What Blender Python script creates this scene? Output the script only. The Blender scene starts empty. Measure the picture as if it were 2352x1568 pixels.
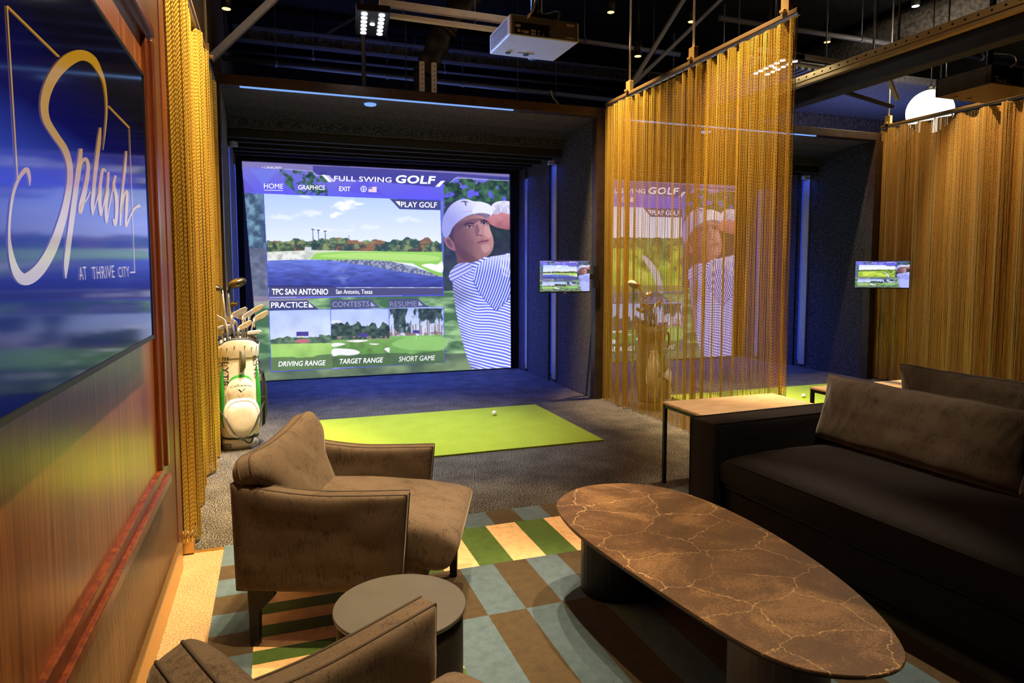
import bpy, bmesh, math, random
import numpy as np
from mathutils import Vector, Matrix, noise
random.seed(7)
PI = math.pi
SC = bpy.context.scene
COL = SC.collection
R = math.radians

# ------------------------------------------------------------------ camera, world, exposure
cam_d = bpy.data.cameras.new('camera')
cam_d.sensor_width = 36.0
cam_d.lens = 36.0 * 1525.0 / 2352.0
cam_d.shift_y = -53.0 / 2352.0
cam_d.clip_start = 0.02
cam_o = bpy.data.objects.new('camera', cam_d)
COL.objects.link(cam_o)
cam_o.location = (0, 0, 1.3)
cam_o.rotation_euler = (R(90 - 4.26), 0, R(-19.7))
SC.camera = cam_o

W = bpy.data.worlds.new('world')
SC.world = W
W.use_nodes = True
W.node_tree.nodes['Background'].inputs[0].default_value = (0.25, 0.33, 0.6, 1)
W.node_tree.nodes['Background'].inputs[1].default_value = 0.007
vs = SC.view_settings
vs.view_transform = 'Standard'
vs.look = 'None'
vs.exposure = 0.0
vs.gamma = 1.0
vs.use_curve_mapping = False
SC.cycles.use_denoising = True
SC.cycles.max_bounces = 10
SC.cycles.diffuse_bounces = 5
SC.cycles.transparent_max_bounces = 24
SC.cycles.sample_clamp_indirect = 4.0

WARM = (1.0, 0.72, 0.42)
AMBER = (1.0, 0.70, 0.34)
COOL = (0.86, 0.93, 1.0)
BLUE = (0.05, 0.12, 1.0)


def spot(loc, tgt, power, color, deg, blend=0.6, size=0.03):
    d = bpy.data.lights.new('spot_light', 'SPOT')
    d.energy = power
    d.color = color
    d.spot_size = R(deg)
    d.spot_blend = blend
    d.shadow_soft_size = size
    o = bpy.data.objects.new('spot_light', d)
    COL.objects.link(o)
    o.location = loc
    o.rotation_euler = (Vector(tgt) - Vector(loc)).to_track_quat('-Z', 'Y').to_euler()
    return o


def area(loc, tgt, power, color, sx, sy, spread=180):
    d = bpy.data.lights.new('area_light', 'AREA')
    d.shape = 'RECTANGLE'
    d.size = sx
    d.size_y = sy
    d.energy = power
    d.color = color
    d.spread = R(spread)
    o = bpy.data.objects.new('area_light', d)
    COL.objects.link(o)
    o.location = loc
    o.rotation_euler = (Vector(tgt) - Vector(loc)).to_track_quat('-Z', 'Y').to_euler()
    return o


# swing-area flood fixtures over each hitting mat (fixtures are built below)
spot((0.72, 5.15, 3.1), (0.75, 5.15, 0), 680, COOL, 70, 0.95, 0.09)
spot((4.33, 5.05, 3.1), (4.7, 4.9, 0), 480, COOL, 72, 0.95, 0.09)
# track spots on the seating
spot((2.25, 2.75, 4.3), (1.2, 1.8, 0.4), 760, WARM, 30, 0.5, 0.03)
spot((1.5, 3.6, 4.3), (0.85, 2.95, 0.0), 640, WARM, 30, 0.6, 0.03)
spot((0.9, 2.9, 4.3), (0.3, 2.3, 0.4), 430, WARM, 32, 0.6, 0.03)
spot((0.9, 0.6, 4.3), (0.2, 1.1, 0.6), 140, WARM, 36, 0.6, 0.03)
spot((2.75, 3.3, 4.3), (2.6, 3.1, 0.5), 420, WARM, 22, 0.6, 0.03)
spot((1.2, 2.3, 4.3), (2.72, 2.25, 0.72), 420, WARM, 22, 0.8, 0.03)
spot((1.5, 0.9, 4.3), (2.35, 2.5, 0.5), 200, WARM, 22, 0.8, 0.03)
# wall washers on the chain curtains and on the timber wall
spot((0.35, 3.7, 4.3), (-0.42, 3.9, 1.9), 1500, AMBER, 50, 0.8, 0.03)
spot((0.3, 4.5, 4.3), (-0.42, 4.7, 1.8), 1500, AMBER, 50, 0.8, 0.03)
spot((0.3, 4.6, 4.2), (-0.3, 5.15, 0.6), 400, (1.0, 0.88, 0.74), 24, 0.6, 0.03)
spot((0.5, 2.6, 4.2), (-0.42, 2.9, 1.9), 480, AMBER, 54, 0.8, 0.03)
spot((0.5, 1.6, 4.2), (-0.42, 1.8, 0.7), 720, AMBER, 60, 0.9, 0.03)
spot((2.45, 3.75, 4.3), (3.07, 3.8, 2.25), 1900, AMBER, 38, 0.9, 0.03)
spot((2.45, 4.55, 4.3), (3.07, 4.35, 2.3), 900, AMBER, 30, 0.9, 0.03)
spot((2.5, 5.3, 4.2), (3.07, 5.35, 2.3), 2300, AMBER, 40, 0.9, 0.03)
spot((6.1, 4.7, 4.3), (6.66, 4.7, 2.2), 1000, AMBER, 36, 0.8, 0.03)
spot((5.9, 5.6, 4.2), (6.66, 5.6, 1.6), 330, AMBER, 50, 0.8, 0.03)
spot((3.35, 4.6, 4.2), (3.3, 5.1, 0.5), 420, WARM, 30, 0.7, 0.03)
# beige floor strip along the timber wall
spot((0.25, 2.6, 4.2), (-0.33, 2.7, 0.0), 120, AMBER, 34, 0.7, 0.03)
# blue led clips at the head of each pocket and blue wash inside the bays
for bx in (0.0, 3.55):
    for sx, sg in ((-0.35, 1), (2.97, -1)):
        area((bx + sx + sg * 0.08, 6.93, 2.46), (bx + sx + sg * 0.02, 7.0, 0.6), 0.6, BLUE, 0.06, 0.06)
        area((bx + sx + sg * 0.10, 7.70, 2.44), (bx + sx + sg * 0.04, 7.8, 0.6), 0.6, BLUE, 0.06, 0.06)
    area((bx + 1.3, 7.72, 2.60), (bx + 1.3, 7.3, 0.0), 150, BLUE, 2.4, 0.1, 110)
area((1.3, 6.0, 2.60), (1.6, 4.1, 2.78), 15, (0.14, 0.36, 1.0), 1.2, 0.02, 40)  # added blue light for the projector underside, no lamp stands here
area((1.6, 8.6, 3.3), (1.6, 9.0, 4.6), 9, (0.25, 0.35, 1.0), 3.0, 0.4)
area((7.4, 7.3, 2.98), (7.4, 7.45, 4.0), 13, (0.22, 0.30, 1.0), 3.6, 0.5)  # added blue uplight for the corrugated deck, above the bay roof
# added point lights standing in for fixture spill on the overhead steel
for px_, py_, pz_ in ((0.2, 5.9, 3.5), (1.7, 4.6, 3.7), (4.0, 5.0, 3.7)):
    pd = bpy.data.lights.new('steel_fill', 'POINT')
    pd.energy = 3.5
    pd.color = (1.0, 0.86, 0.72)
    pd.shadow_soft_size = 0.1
    po_ = bpy.data.objects.new('steel_fill', pd)
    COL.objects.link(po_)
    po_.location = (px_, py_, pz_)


# ------------------------------------------------------------------ helpers: objects
def link(o):
    COL.objects.link(o)
    return o


def tag(o, label=None, cat=None, group=None, kind=None):
    if label:
        o['label'] = label
    if cat:
        o['category'] = cat
    if group:
        o['group'] = group
    if kind:
        o['kind'] = kind
    return o


def thing(name, label, cat, loc=(0, 0, 0), rz=0.0, group=None):
    o = bpy.data.objects.new(name, None)
    o.empty_display_size = 0.1
    link(o)
    o.location = loc
    o.rotation_euler = (0, 0, rz)
    return tag(o, label, cat, group)


def copy_tree(o, parent=None):
    c = o.copy()
    link(c)
    if parent is not None:
        c.parent = parent
    for ch in list(o.children):
        copy_tree(ch, c)
    return c


class MB:
    """collects simple shapes and links them as one mesh object"""

    def __init__(s):
        s.v, s.f, s.m, s.sm, s.uv = [], [], [], [], {}

    def add(s, verts, faces, mi=0, smooth=False):
        b = len(s.v)
        s.v += [tuple(p) for p in verts]
        for f in faces:
            s.f.append(tuple(b + i for i in f))
            s.m.append(mi)
            s.sm.append(smooth)
        return s

    def box(s, x0, y0, z0, x1, y1, z1, mi=0):
        v = [(x, y, z) for z in (z0, z1) for y in (y0, y1) for x in (x0, x1)]
        return s.add(v, [(0, 2, 3, 1), (4, 5, 7, 6), (0, 1, 5, 4), (2, 6, 7, 3), (0, 4, 6, 2), (1, 3, 7, 5)], mi)

    def bar(s, a, b, w, h, mi=0, upv=(0, 0, 1)):
        a, b = Vector(a), Vector(b)
        d = (b - a).normalized()
        u = Vector(upv)
        if abs(d.dot(u)) > 0.98:
            u = Vector((0, 1, 0))
        r = d.cross(u).normalized()
        u = r.cross(d).normalized()
        v = [p + r * (sx * w / 2) + u * (sz * h / 2) for p in (a, b) for sz in (-1, 1) for sx in (-1, 1)]
        return s.add(v, [(0, 1, 3, 2), (4, 6, 7, 5), (0, 4, 5, 1), (2, 3, 7, 6), (0, 2, 6, 4), (1, 5, 7, 3)], mi)

    def tube(s, pts, rad, n=10, mi=0, caps=True, squash=1.0):
        pts = [Vector(p) for p in pts]
        if not hasattr(rad, '__len__'):
            rad = [rad] * len(pts)
        rings = []
        prev = None
        for i, p in enumerate(pts):
            d = (pts[min(i + 1, len(pts) - 1)] - pts[max(i - 1, 0)]).normalized()
            if prev is None:
                u = Vector((0, 0, 1)) if abs(d.z) < 0.9 else Vector((1, 0, 0))
            else:
                u = prev
            r = d.cross(u).normalized()
            u = r.cross(d).normalized()
            prev = u
            rings.append([p + (r * math.cos(2 * PI * k / n) + u * math.sin(2 * PI * k / n) * squash) * rad[i] for k in range(n)])
        v = [q for rg in rings for q in rg]
        f = []
        for i in range(len(pts) - 1):
            for k in range(n):
                f.append((i * n + k, i * n + (k + 1) % n, (i + 1) * n + (k + 1) % n, (i + 1) * n + k))
        s.add(v, f, mi, True)
        if caps:
            b = len(s.v) - len(v)
            s.f.append(tuple(b + k for k in reversed(range(n))))
            s.f.append(tuple(b + (len(pts) - 1) * n + k for k in range(n)))
            s.m += [mi, mi]
            s.sm += [False, False]
        return s

    def loft(s, rings, mi=0, caps=True, smooth=True, closed=True):
        n = len(rings[0])
        v = [q for rg in rings for q in rg]
        f = []
        kk = n if closed else n - 1
        for i in range(len(rings) - 1):
            for k in range(kk):
                f.append((i * n + k, i * n + (k + 1) % n, (i + 1) * n + (k + 1) % n, (i + 1) * n + k))
        s.add(v, f, mi, smooth)
        if caps:
            b = len(s.v) - len(v)
            s.f.append(tuple(b + k for k in reversed(range(n))))
            s.f.append(tuple(b + (len(rings) - 1) * n + k for k in range(n)))
            s.m += [mi, mi]
            s.sm += [False, False]
        return s

    def lathe(s, prof, c=(0, 0, 0), n=28, mi=0, caps=True):
        rings = [[(c[0] + r * math.cos(2 * PI * k / n), c[1] + r * math.sin(2 * PI * k / n), c[2] + z) for k in range(n)] for r, z in prof]
        return s.loft(rings, mi, caps)

    def prism(s, poly, z0, z1, mi=0):
        n = len(poly)
        v = [(x, y, z0) for x, y in poly] + [(x, y, z1) for x, y in poly]
        f = [tuple(reversed(range(n))), tuple(range(n, 2 * n))]
        f += [(k, (k + 1) % n, n + (k + 1) % n, n + k) for k in range(n)]
        return s.add(v, f, mi)

    def build(s, name, mats, parent=None, bevel=0.0, seg=2, uv=None):
        me = bpy.data.meshes.new(name)
        me.from_pydata([tuple(p) for p in s.v], [], s.f)
        if not isinstance(mats, (list, tuple)):
            mats = [mats]
        for m in mats:
            me.materials.append(m)
        me.polygons.foreach_set('material_index', s.m)
        me.polygons.foreach_set('use_smooth', s.sm)
        if uv is not None:
            l = me.uv_layers.new(name='UVMap')
            l.data.foreach_set('uv', np.asarray(uv, dtype=np.float32).ravel())
        me.update()
        o = bpy.data.objects.new(name, me)
        link(o)
        if parent is not None:
            o.parent = parent
        if bevel > 0:
            md = o.modifiers.new('bevel', 'BEVEL')
            md.width = bevel
            md.segments = seg
            md.limit_method = 'ANGLE'
            md.angle_limit = R(40)
        return o


def fix_normals(o):
    bm = bmesh.new()
    bm.from_mesh(o.data)
    bmesh.ops.recalc_face_normals(bm, faces=bm.faces)
    bm.to_mesh(o.data)
    bm.free()
    return o


# ------------------------------------------------------------------ helpers: materials
def srgb(r, g, b):
    f = lambda c: (c / 255 / 12.92) if c / 255 <= 0.04045 else ((c / 255 + 0.055) / 1.055) ** 2.4
    return (f(r), f(g), f(b), 1.0)


def new_mat(name):
    m = bpy.data.materials.new(name)
    m.use_nodes = True
    nt = m.node_tree
    return m, nt, nt.nodes['Principled BSDF'], nt.nodes['Material Output']


def N(nt, t, **kw):
    n = nt.nodes.new(t)
    for k, v in kw.items():
        setattr(n, k, v)
    return n


def set_in(n, d):
    for k, v in d.items():
        n.inputs[k].default_value = v


def coords(nt, scale=(1, 1, 1), kind='Object'):
    tc = N(nt, 'ShaderNodeTexCoord')
    mp = N(nt, 'ShaderNodeMapping')
    mp.inputs['Scale'].default_value = scale
    nt.links.new(tc.outputs[kind], mp.inputs['Vector'])
    return mp.outputs['Vector']


def ramp(nt, fac, stops):
    r = N(nt, 'ShaderNodeValToRGB')
    el = r.color_ramp.elements
    while len(el) < len(stops):
        el.new(0.5)
    for e, (p, c) in zip(el, stops):
        e.position = p
        e.color = c
    nt.links.new(fac, r.inputs[0])
    return r.outputs[0]


def bump(nt, bs, h, strength=0.3, dist=0.01):
    b = N(nt, 'ShaderNodeBump')
    b.inputs['Strength'].default_value = strength
    b.inputs['Distance'].default_value = dist
    nt.links.new(h, b.inputs['Height'])
    nt.links.new(b.outputs['Normal'], bs.inputs['Normal'])


def noise_mat(name, c1, c2, scale=(10, 10, 10), nscale=5.0, detail=4.0, rough=0.6, metal=0.0, lo=0.35, hi=0.65, bumps=0.0, sheen=0.0, spec=0.5, bdist=0.004):
    m, nt, bs, out = new_mat(name)
    v = coords(nt, scale)
    nz = N(nt, 'ShaderNodeTexNoise')
    set_in(nz, {'Scale': nscale, 'Detail': detail, 'Roughness': 0.6})
    nt.links.new(v, nz.inputs['Vector'])
    c = ramp(nt, nz.outputs['Fac'], [(lo, c1), (hi, c2)])
    nt.links.new(c, bs.inputs['Base Color'])
    set_in(bs, {'Roughness': rough, 'Metallic': metal, 'Specular IOR Level': spec})
    if sheen:
        set_in(bs, {'Sheen Weight': sheen, 'Sheen Roughness': 0.4})
        bs.inputs['Sheen Tint'].default_value = (1, 0.9, 0.8, 1)
    if bumps:
        bump(nt, bs, nz.outputs['Fac'], bumps, bdist)
    return m


def plain(name, c, rough=0.5, metal=0.0, spec=0.5, var=0.06):
    a = tuple(x * (1 - var) for x in c[:3]) + (1,)
    b = tuple(min(1, x * (1 + var)) for x in c[:3]) + (1,)
    return noise_mat(name, a, b, (6, 6, 6), 3.0, 3.0, rough, metal, 0.3, 0.7, 0.0, 0.0, spec)


def emit(name, c, strength):
    m, nt, bs, out = new_mat(name)
    set_in(bs, {'Base Color': (0.02, 0.02, 0.02, 1), 'Emission Color': c, 'Emission Strength': strength})
    return m


def velvet(name, c1, c2, sheen=0.5, tint=(1.0, 0.85, 0.7, 1)):
    m, nt, bs, out = new_mat(name)
    v = coords(nt, (1, 1, 1))
    n1 = N(nt, 'ShaderNodeTexNoise')
    set_in(n1, {'Scale': 17.0, 'Detail': 6.0, 'Roughness': 0.72, 'Distortion': 0.3})
    v2 = coords(nt, (1, 1, 0.22))
    n2 = N(nt, 'ShaderNodeTexNoise')
    set_in(n2, {'Scale': 150.0, 'Detail': 4.0, 'Roughness': 0.75})
    nt.links.new(v, n1.inputs['Vector'])
    nt.links.new(v2, n2.inputs['Vector'])
    mx = N(nt, 'ShaderNodeMath', operation='MULTIPLY_ADD')
    nt.links.new(n2.outputs['Fac'], mx.inputs[0])
    mx.inputs[1].default_value = 1.0
    nt.links.new(n1.outputs['Fac'], mx.inputs[2])
    c = ramp(nt, mx.outputs[0], [(0.66, c1), (1.30, c2)])
    nt.links.new(c, bs.inputs['Base Color'])
    set_in(bs, {'Roughness': 0.85, 'Specular IOR Level': 0.2, 'Sheen Weight': sheen, 'Sheen Roughness': 0.35, 'Sheen Tint': tint})
    bump(nt, bs, mx.outputs[0], 0.25, 0.003)
    return m


def wood(name, c1, c2, c3, sc=(34, 34, 1.1), rough=0.3, coat=0.3, bump_s=0.03):
    m, nt, bs, out = new_mat(name)
    v = coords(nt, sc)
    n1 = N(nt, 'ShaderNodeTexNoise')
    set_in(n1, {'Scale': 1.6, 'Detail': 8.0, 'Roughness': 0.66, 'Distortion': 0.3})
    nt.links.new(v, n1.inputs['Vector'])
    v2 = coords(nt, (sc[0] * 6, sc[1] * 6, sc[2] * 3))
    n2 = N(nt, 'ShaderNodeTexNoise')
    set_in(n2, {'Scale': 2.0, 'Detail': 4.0})
    nt.links.new(v2, n2.inputs['Vector'])
    mx = N(nt, 'ShaderNodeMath', operation='MULTIPLY_ADD')
    nt.links.new(n2.outputs['Fac'], mx.inputs[0])
    mx.inputs[1].default_value = 0.45
    nt.links.new(n1.outputs['Fac'], mx.inputs[2])
    c = ramp(nt, mx.outputs[0], [(0.50, c1), (0.72, c2), (0.98, c3)])
    nt.links.new(c, bs.inputs['Base Color'])
    set_in(bs, {'Roughness': rough, 'Coat Weight': coat, 'Coat Roughness': 0.25})
    bump(nt, bs, mx.outputs[0], bump_s, 0.002)
    return m


def carpet(name, c1, c2, c3, sc=260.0):
    m, nt, bs, out = new_mat(name)
    v = coords(nt)
    n1 = N(nt, 'ShaderNodeTexNoise')
    set_in(n1, {'Scale': sc, 'Detail': 2.0, 'Roughness': 0.7})
    nt.links.new(v, n1.inputs['Vector'])
    n2 = N(nt, 'ShaderNodeTexNoise')
    set_in(n2, {'Scale': 5.0, 'Detail': 3.0})
    nt.links.new(v, n2.inputs['Vector'])
    mx = N(nt, 'ShaderNodeMath', operation='MULTIPLY_ADD')
    nt.links.new(n2.outputs['Fac'], mx.inputs[0])
    mx.inputs[1].default_value = 0.12
    nt.links.new(n1.outputs['Fac'], mx.inputs[2])
    c = ramp(nt, mx.outputs[0], [(0.42, c1), (0.56, c2), (0.72, c3)])
    nt.links.new(c, bs.inputs['Base Color'])
    set_in(bs, {'Roughness': 0.95, 'Specular IOR Level': 0.15})
    bump(nt, bs, n1.outputs['Fac'], 0.6, 0.006)
    return m


def pile(name, c):
    a = tuple(x * 0.72 for x in c[:3]) + (1,)
    b = tuple(min(1, x * 1.18) for x in c[:3]) + (1,)
    m, nt, bs, out = new_mat(name)
    v = coords(nt)
    n1 = N(nt, 'ShaderNodeTexNoise')
    set_in(n1, {'Scale': 330.0, 'Detail': 2.0})
    n2 = N(nt, 'ShaderNodeTexNoise')
    set_in(n2, {'Scale': 26.0, 'Detail': 5.0, 'Roughness': 0.7})
    nt.links.new(v, n1.inputs['Vector'])
    nt.links.new(v, n2.inputs['Vector'])
    mx = N(nt, 'ShaderNodeMath', operation='MULTIPLY_ADD')
    nt.links.new(n1.outputs['Fac'], mx.inputs[0])
    mx.inputs[1].default_value = 0.8
    nt.links.new(n2.outputs['Fac'], mx.inputs[2])
    cc = ramp(nt, mx.outputs[0], [(0.6, a), (1.15, b)])
    nt.links.new(cc, bs.inputs['Base Color'])
    set_in(bs, {'Roughness': 0.95, 'Specular IOR Level': 0.1, 'Sheen Weight': 0.15})
    bump(nt, bs, mx.outputs[0], 0.4, 0.004)
    return m


def chain_mat(name, c, rough=0.32, period=0.021):
    """chevron links woven down each strand (UV: u across the strand, v = height in metres)"""
    m, nt, bs, out = new_mat(name)
    tc = N(nt, 'ShaderNodeTexCoord')
    sp = N(nt, 'ShaderNodeSeparateXYZ')
    nt.links.new(tc.outputs['UV'], sp.inputs[0])
    a = N(nt, 'ShaderNodeMath', operation='SUBTRACT')
    nt.links.new(sp.outputs[0], a.inputs[0])
    a.inputs[1].default_value = 0.5
    b = N(nt, 'ShaderNodeMath', operation='ABSOLUTE')
    nt.links.new(a.outputs[0], b.inputs[0])
    d = N(nt, 'ShaderNodeMath', operation='DIVIDE')
    nt.links.new(sp.outputs[1], d.inputs[0])
    d.inputs[1].default_value = period
    e = N(nt, 'ShaderNodeMath', operation='ADD')
    nt.links.new(d.outputs[0], e.inputs[0])
    nt.links.new(b.outputs[0], e.inputs[1])
    f = N(nt, 'ShaderNodeMath', operation='FRACT')
    nt.links.new(e.outputs[0], f.inputs[0])
    g = N(nt, 'ShaderNodeMath', operation='PINGPONG')
    nt.links.new(f.outputs[0], g.inputs[0])
    g.inputs[1].default_value = 0.5
    dark = tuple(x * 0.36 for x in c[:3]) + (1,)
    cc = ramp(nt, g.outputs[0], [(0.04, dark), (0.2, c), (0.5, tuple(min(1, x * 1.12) for x in c[:3]) + (1,))])
    nt.links.new(cc, bs.inputs['Base Color'])
    set_in(bs, {'Metallic': 0.8, 'Roughness': rough})
    bump(nt, bs, g.outputs[0], 0.5, 0.004)
    return m


M = {}
M['black_metal'] = plain('black_metal', (0.012, 0.012, 0.013, 1), 0.42, 0.3)
M['matte_black'] = plain('matte_black', (0.008, 0.008, 0.010, 1), 0.85)
M['black_steel'] = plain('black_steel', (0.035, 0.036, 0.042, 1), 0.6, 0.2)
M['dark_bronze'] = noise_mat('dark_bronze', (0.045, 0.028, 0.02, 1), (0.075, 0.045, 0.03, 1), (3, 3, 3), 3.0, 4, 0.38, 0.55)
M['galv'] = noise_mat('galvanised_steel', (0.42, 0.42, 0.43, 1), (0.6, 0.6, 0.6, 1), (20, 20, 20), 4, 4, 0.4, 0.7)
M['white_paint'] = plain('white_painted_steel', (0.62, 0.58, 0.56, 1), 0.5)
M['grey_paint'] = plain('grey_painted_steel', (0.26, 0.26, 0.29, 1), 0.5)
M['pipe_grey'] = plain('dark_grey_pipe_paint', (0.10, 0.10, 0.13, 1), 0.5)
M['pipe_dark'] = plain('near_black_pipe_paint', (0.05, 0.05, 0.07, 1), 0.55)
M['brass'] = noise_mat('brushed_brass', (0.52, 0.33, 0.10, 1), (0.72, 0.48, 0.17, 1), (5, 200, 5), 3, 3, 0.3, 0.9)
M['rail_dark'] = plain('dark_gold_rail', (0.16, 0.10, 0.045, 1), 0.4, 0.6)
M['gold_rail'] = plain('gold_anodised_rail', (0.55, 0.36, 0.13, 1), 0.35, 0.8)
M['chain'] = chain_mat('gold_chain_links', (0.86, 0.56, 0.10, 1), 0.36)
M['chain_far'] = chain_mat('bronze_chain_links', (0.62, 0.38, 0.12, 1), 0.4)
M['felt'] = noise_mat('charcoal_felt', (0.012, 0.013, 0.020, 1), (0.085, 0.100, 0.140, 1), (1, 1, 1), 64, 8, 0.95, 0, 0.40, 0.70, 0.5, 0.2, 0.1)
M['felt_blue'] = noise_mat('dark_felt', (0.012, 0.013, 0.020, 1), (0.085, 0.092, 0.13, 1), (1, 1, 1), 64, 8, 0.95, 0, 0.40, 0.70, 0.5, 0.2, 0.1)
M['carpet'] = carpet('charcoal_loop_carpet', (0.003, 0.0028, 0.0025, 1), (0.028, 0.026, 0.024, 1), (0.32, 0.30, 0.275, 1), 150)
M['terrazzo'] = carpet('beige_speckled_floor', (0.17, 0.10, 0.055, 1), (0.42, 0.28, 0.15, 1), (0.56, 0.41, 0.24, 1), 190)
M['turf'] = carpet('lime_turf', (0.20, 0.27, 0.015, 1), (0.36, 0.46, 0.035, 1), (0.52, 0.62, 0.09, 1), 320)
M['brown_velvet'] = velvet('taupe_velvet', (0.028, 0.020, 0.0145, 1), (0.115, 0.084, 0.061, 1), 0.3)
M['piping'] = plain('taupe_piping', (0.05, 0.034, 0.025, 1), 0.8)
M['dark_velvet'] = velvet('charcoal_velvet', (0.0025, 0.0025, 0.0035, 1), (0.009, 0.008, 0.0105, 1), 0.10, (0.8, 0.8, 1, 1))
M['cush_velvet'] = velvet('warm_charcoal_velvet', (0.016, 0.012, 0.010, 1), (0.058, 0.045, 0.037, 1), 0.4, (0.85, 0.9, 1, 1))
M['veneer'] = wood('walnut_veneer', (0.10, 0.030, 0.008, 1), (0.25, 0.085, 0.023, 1), (0.44, 0.18, 0.055, 1))
M['red_wood'] = wood('red_mahogany', (0.05, 0.011, 0.004, 1), (0.12, 0.028, 0.008, 1), (0.24, 0.065, 0.016, 1), (26, 26, 1.4), 0.3, 0.1)
M['plastic_white'] = plain('white_plastic', (0.50, 0.52, 0.54, 1), 0.45)
M['plastic_grey'] = plain('grey_plastic', (0.16, 0.155, 0.155, 1), 0.5)
M['bag_white'] = noise_mat('white_leather', (0.72, 0.68, 0.63, 1), (0.82, 0.78, 0.73, 1), (5, 5, 5), 6, 4, 0.42)
M['bag_green'] = plain('green_nylon', (0.02, 0.28, 0.03, 1), 0.5)
M['bag_dark'] = plain('black_nylon', (0.012, 0.013, 0.014, 1), 0.6)
M['bag_grey'] = plain('grey_vinyl', (0.30, 0.29, 0.28, 1), 0.4)
M['olive'] = plain('olive_webbing', (0.09, 0.085, 0.055, 1), 0.7)
M['chrome'] = noise_mat('polished_steel', (0.70, 0.66, 0.60, 1), (0.85, 0.82, 0.78, 1), (9, 9, 9), 3, 2, 0.25, 0.8)
M['grip'] = plain('black_rubber', (0.015, 0.015, 0.015, 1), 0.8)
M['ball'] = plain('white_urethane', (0.85, 0.85, 0.83, 1), 0.3)
M['ink'] = plain('black_ink', (0.015, 0.015, 0.018, 1), 0.5)
M['drum_top'] = plain('dark_grey_lacquer', (0.085, 0.082, 0.074, 1), 0.38, 0.0)
M['drum_side'] = plain('black_lacquer', (0.012, 0.009, 0.008, 1), 0.45)
M['pale_top'] = noise_mat('pale_travertine', (0.62, 0.43, 0.26, 1), (0.80, 0.60, 0.40, 1), (2, 6, 2), 4, 5, 0.42)
M['leg_wood'] = wood('dark_walnut', (0.02, 0.007, 0.003, 1), (0.045, 0.016, 0.007, 1), (0.07, 0.03, 0.012, 1), (20, 20, 2), 0.4)
M['ceiling'] = noise_mat('black_sprayed_deck', (0.006, 0.006, 0.008, 1), (0.018, 0.018, 0.022, 1), (1, 1, 1), 16, 5, 0.9, 0, 0.35, 0.7, 0.6, 0, 0.2, 0.02)
M['sprayed'] = noise_mat('grey_sprayed_fireproofing', (0.05, 0.045, 0.042, 1), (0.16, 0.145, 0.135, 1), (1, 1, 1), 22, 6, 0.95, 0, 0.35, 0.7, 0.8, 0, 0.1, 0.03)
M['back_wall'] = noise_mat('dark_wall_paint', (0.008, 0.008, 0.011, 1), (0.016, 0.016, 0.02, 1), (1, 1, 1), 6, 4, 0.9)
M['brown_wall'] = noise_mat('brown_wall_paint', (0.014, 0.012, 0.012, 1), (0.022, 0.018, 0.017, 1), (1, 1, 1), 6, 4, 0.8)
M['lens_gold'] = emit('warm_lamp_lens', (1.0, 0.62, 0.25, 1), 2.2)
M['lens_white'] = emit('cool_led_lens', (0.95, 0.98, 1.0, 1), 14.0)
M['led_pale'] = emit('pale_blue_led', (0.22, 0.45, 1.0, 1), 0.95)
M['led_blue'] = emit('deep_blue_led', (0.02, 0.07, 1.0, 1), 0.5)
M['alu_blue'] = plain('anodised_channel', (0.30, 0.32, 0.40, 1), 0.45, 0.4)
M['globe'] = emit('opal_glass_globe', (1.0, 0.93, 0.78, 1), 3.2)
M['status_green'] = emit('green_status_led', (0.0, 1.0, 0.2, 1), 2.5)
M['fabric_black'] = noise_mat('black_duct_fabric', (0.007, 0.006, 0.005, 1), (0.02, 0.016, 0.012, 1), (4, 4, 4), 4, 4, 0.6)


def reeded_mat():
    m, nt, bs, out = new_mat('reeded_walnut')
    v = coords(nt, (1, 1, 1))
    sp = N(nt, 'ShaderNodeSeparateXYZ')
    nt.links.new(v, sp.inputs[0])
    a = N(nt, 'ShaderNodeMath', operation='MULTIPLY')
    nt.links.new(sp.outputs[1], a.inputs[0])
    a.inputs[1].default_value = 2 * PI / 0.021
    s = N(nt, 'ShaderNodeMath', operation='SINE')
    nt.links.new(a.outputs[0], s.inputs[0])
    ab = N(nt, 'ShaderNodeMath', operation='ABSOLUTE')
    nt.links.new(s.outputs[0], ab.inputs[0])
    v2 = coords(nt, (30, 30, 1.0))
    n1 = N(nt, 'ShaderNodeTexNoise')
    set_in(n1, {'Scale': 2.0, 'Detail': 6.0})
    nt.links.new(v2, n1.inputs['Vector'])
    c = ramp(nt, n1.outputs['Fac'], [(0.32, (0.09, 0.032, 0.011, 1)), (0.68, (0.24, 0.10, 0.034, 1))])
    dk = N(nt, 'ShaderNodeMixRGB', blend_type='MULTIPLY')
    dk.inputs[0].default_value = 1.0
    nt.links.new(c, dk.inputs[1])
    g = ramp(nt, ab.outputs[0], [(0.02, (0.25, 0.25, 0.25, 1)), (0.35, (1, 1, 1, 1))])
    nt.links.new(g, dk.inputs[2])
    nt.links.new(dk.outputs[0], bs.inputs['Base Color'])
    set_in(bs, {'Roughness': 0.3, 'Coat Weight': 0.2, 'Coat Roughness': 0.25})
    bump(nt, bs, ab.outputs[0], 0.6, 0.006)
    return m


def weave_mat():
    m, nt, bs, out = new_mat('woven_wallcovering')
    v = coords(nt, (1, 14, 60))
    n1 = N(nt, 'ShaderNodeTexVoronoi')
    set_in(n1, {'Scale': 2.2})
    nt.links.new(v, n1.inputs['Vector'])
    c = ramp(nt, n1.outputs['Distance'], [(0.2, (0.36, 0.22, 0.12, 1)), (0.6, (0.05, 0.03, 0.018, 1))])
    nt.links.new(c, bs.inputs['Base Color'])
    set_in(bs, {'Roughness': 0.7})
    bump(nt, bs, n1.outputs['Distance'], 0.5, 0.01)
    return m


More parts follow.
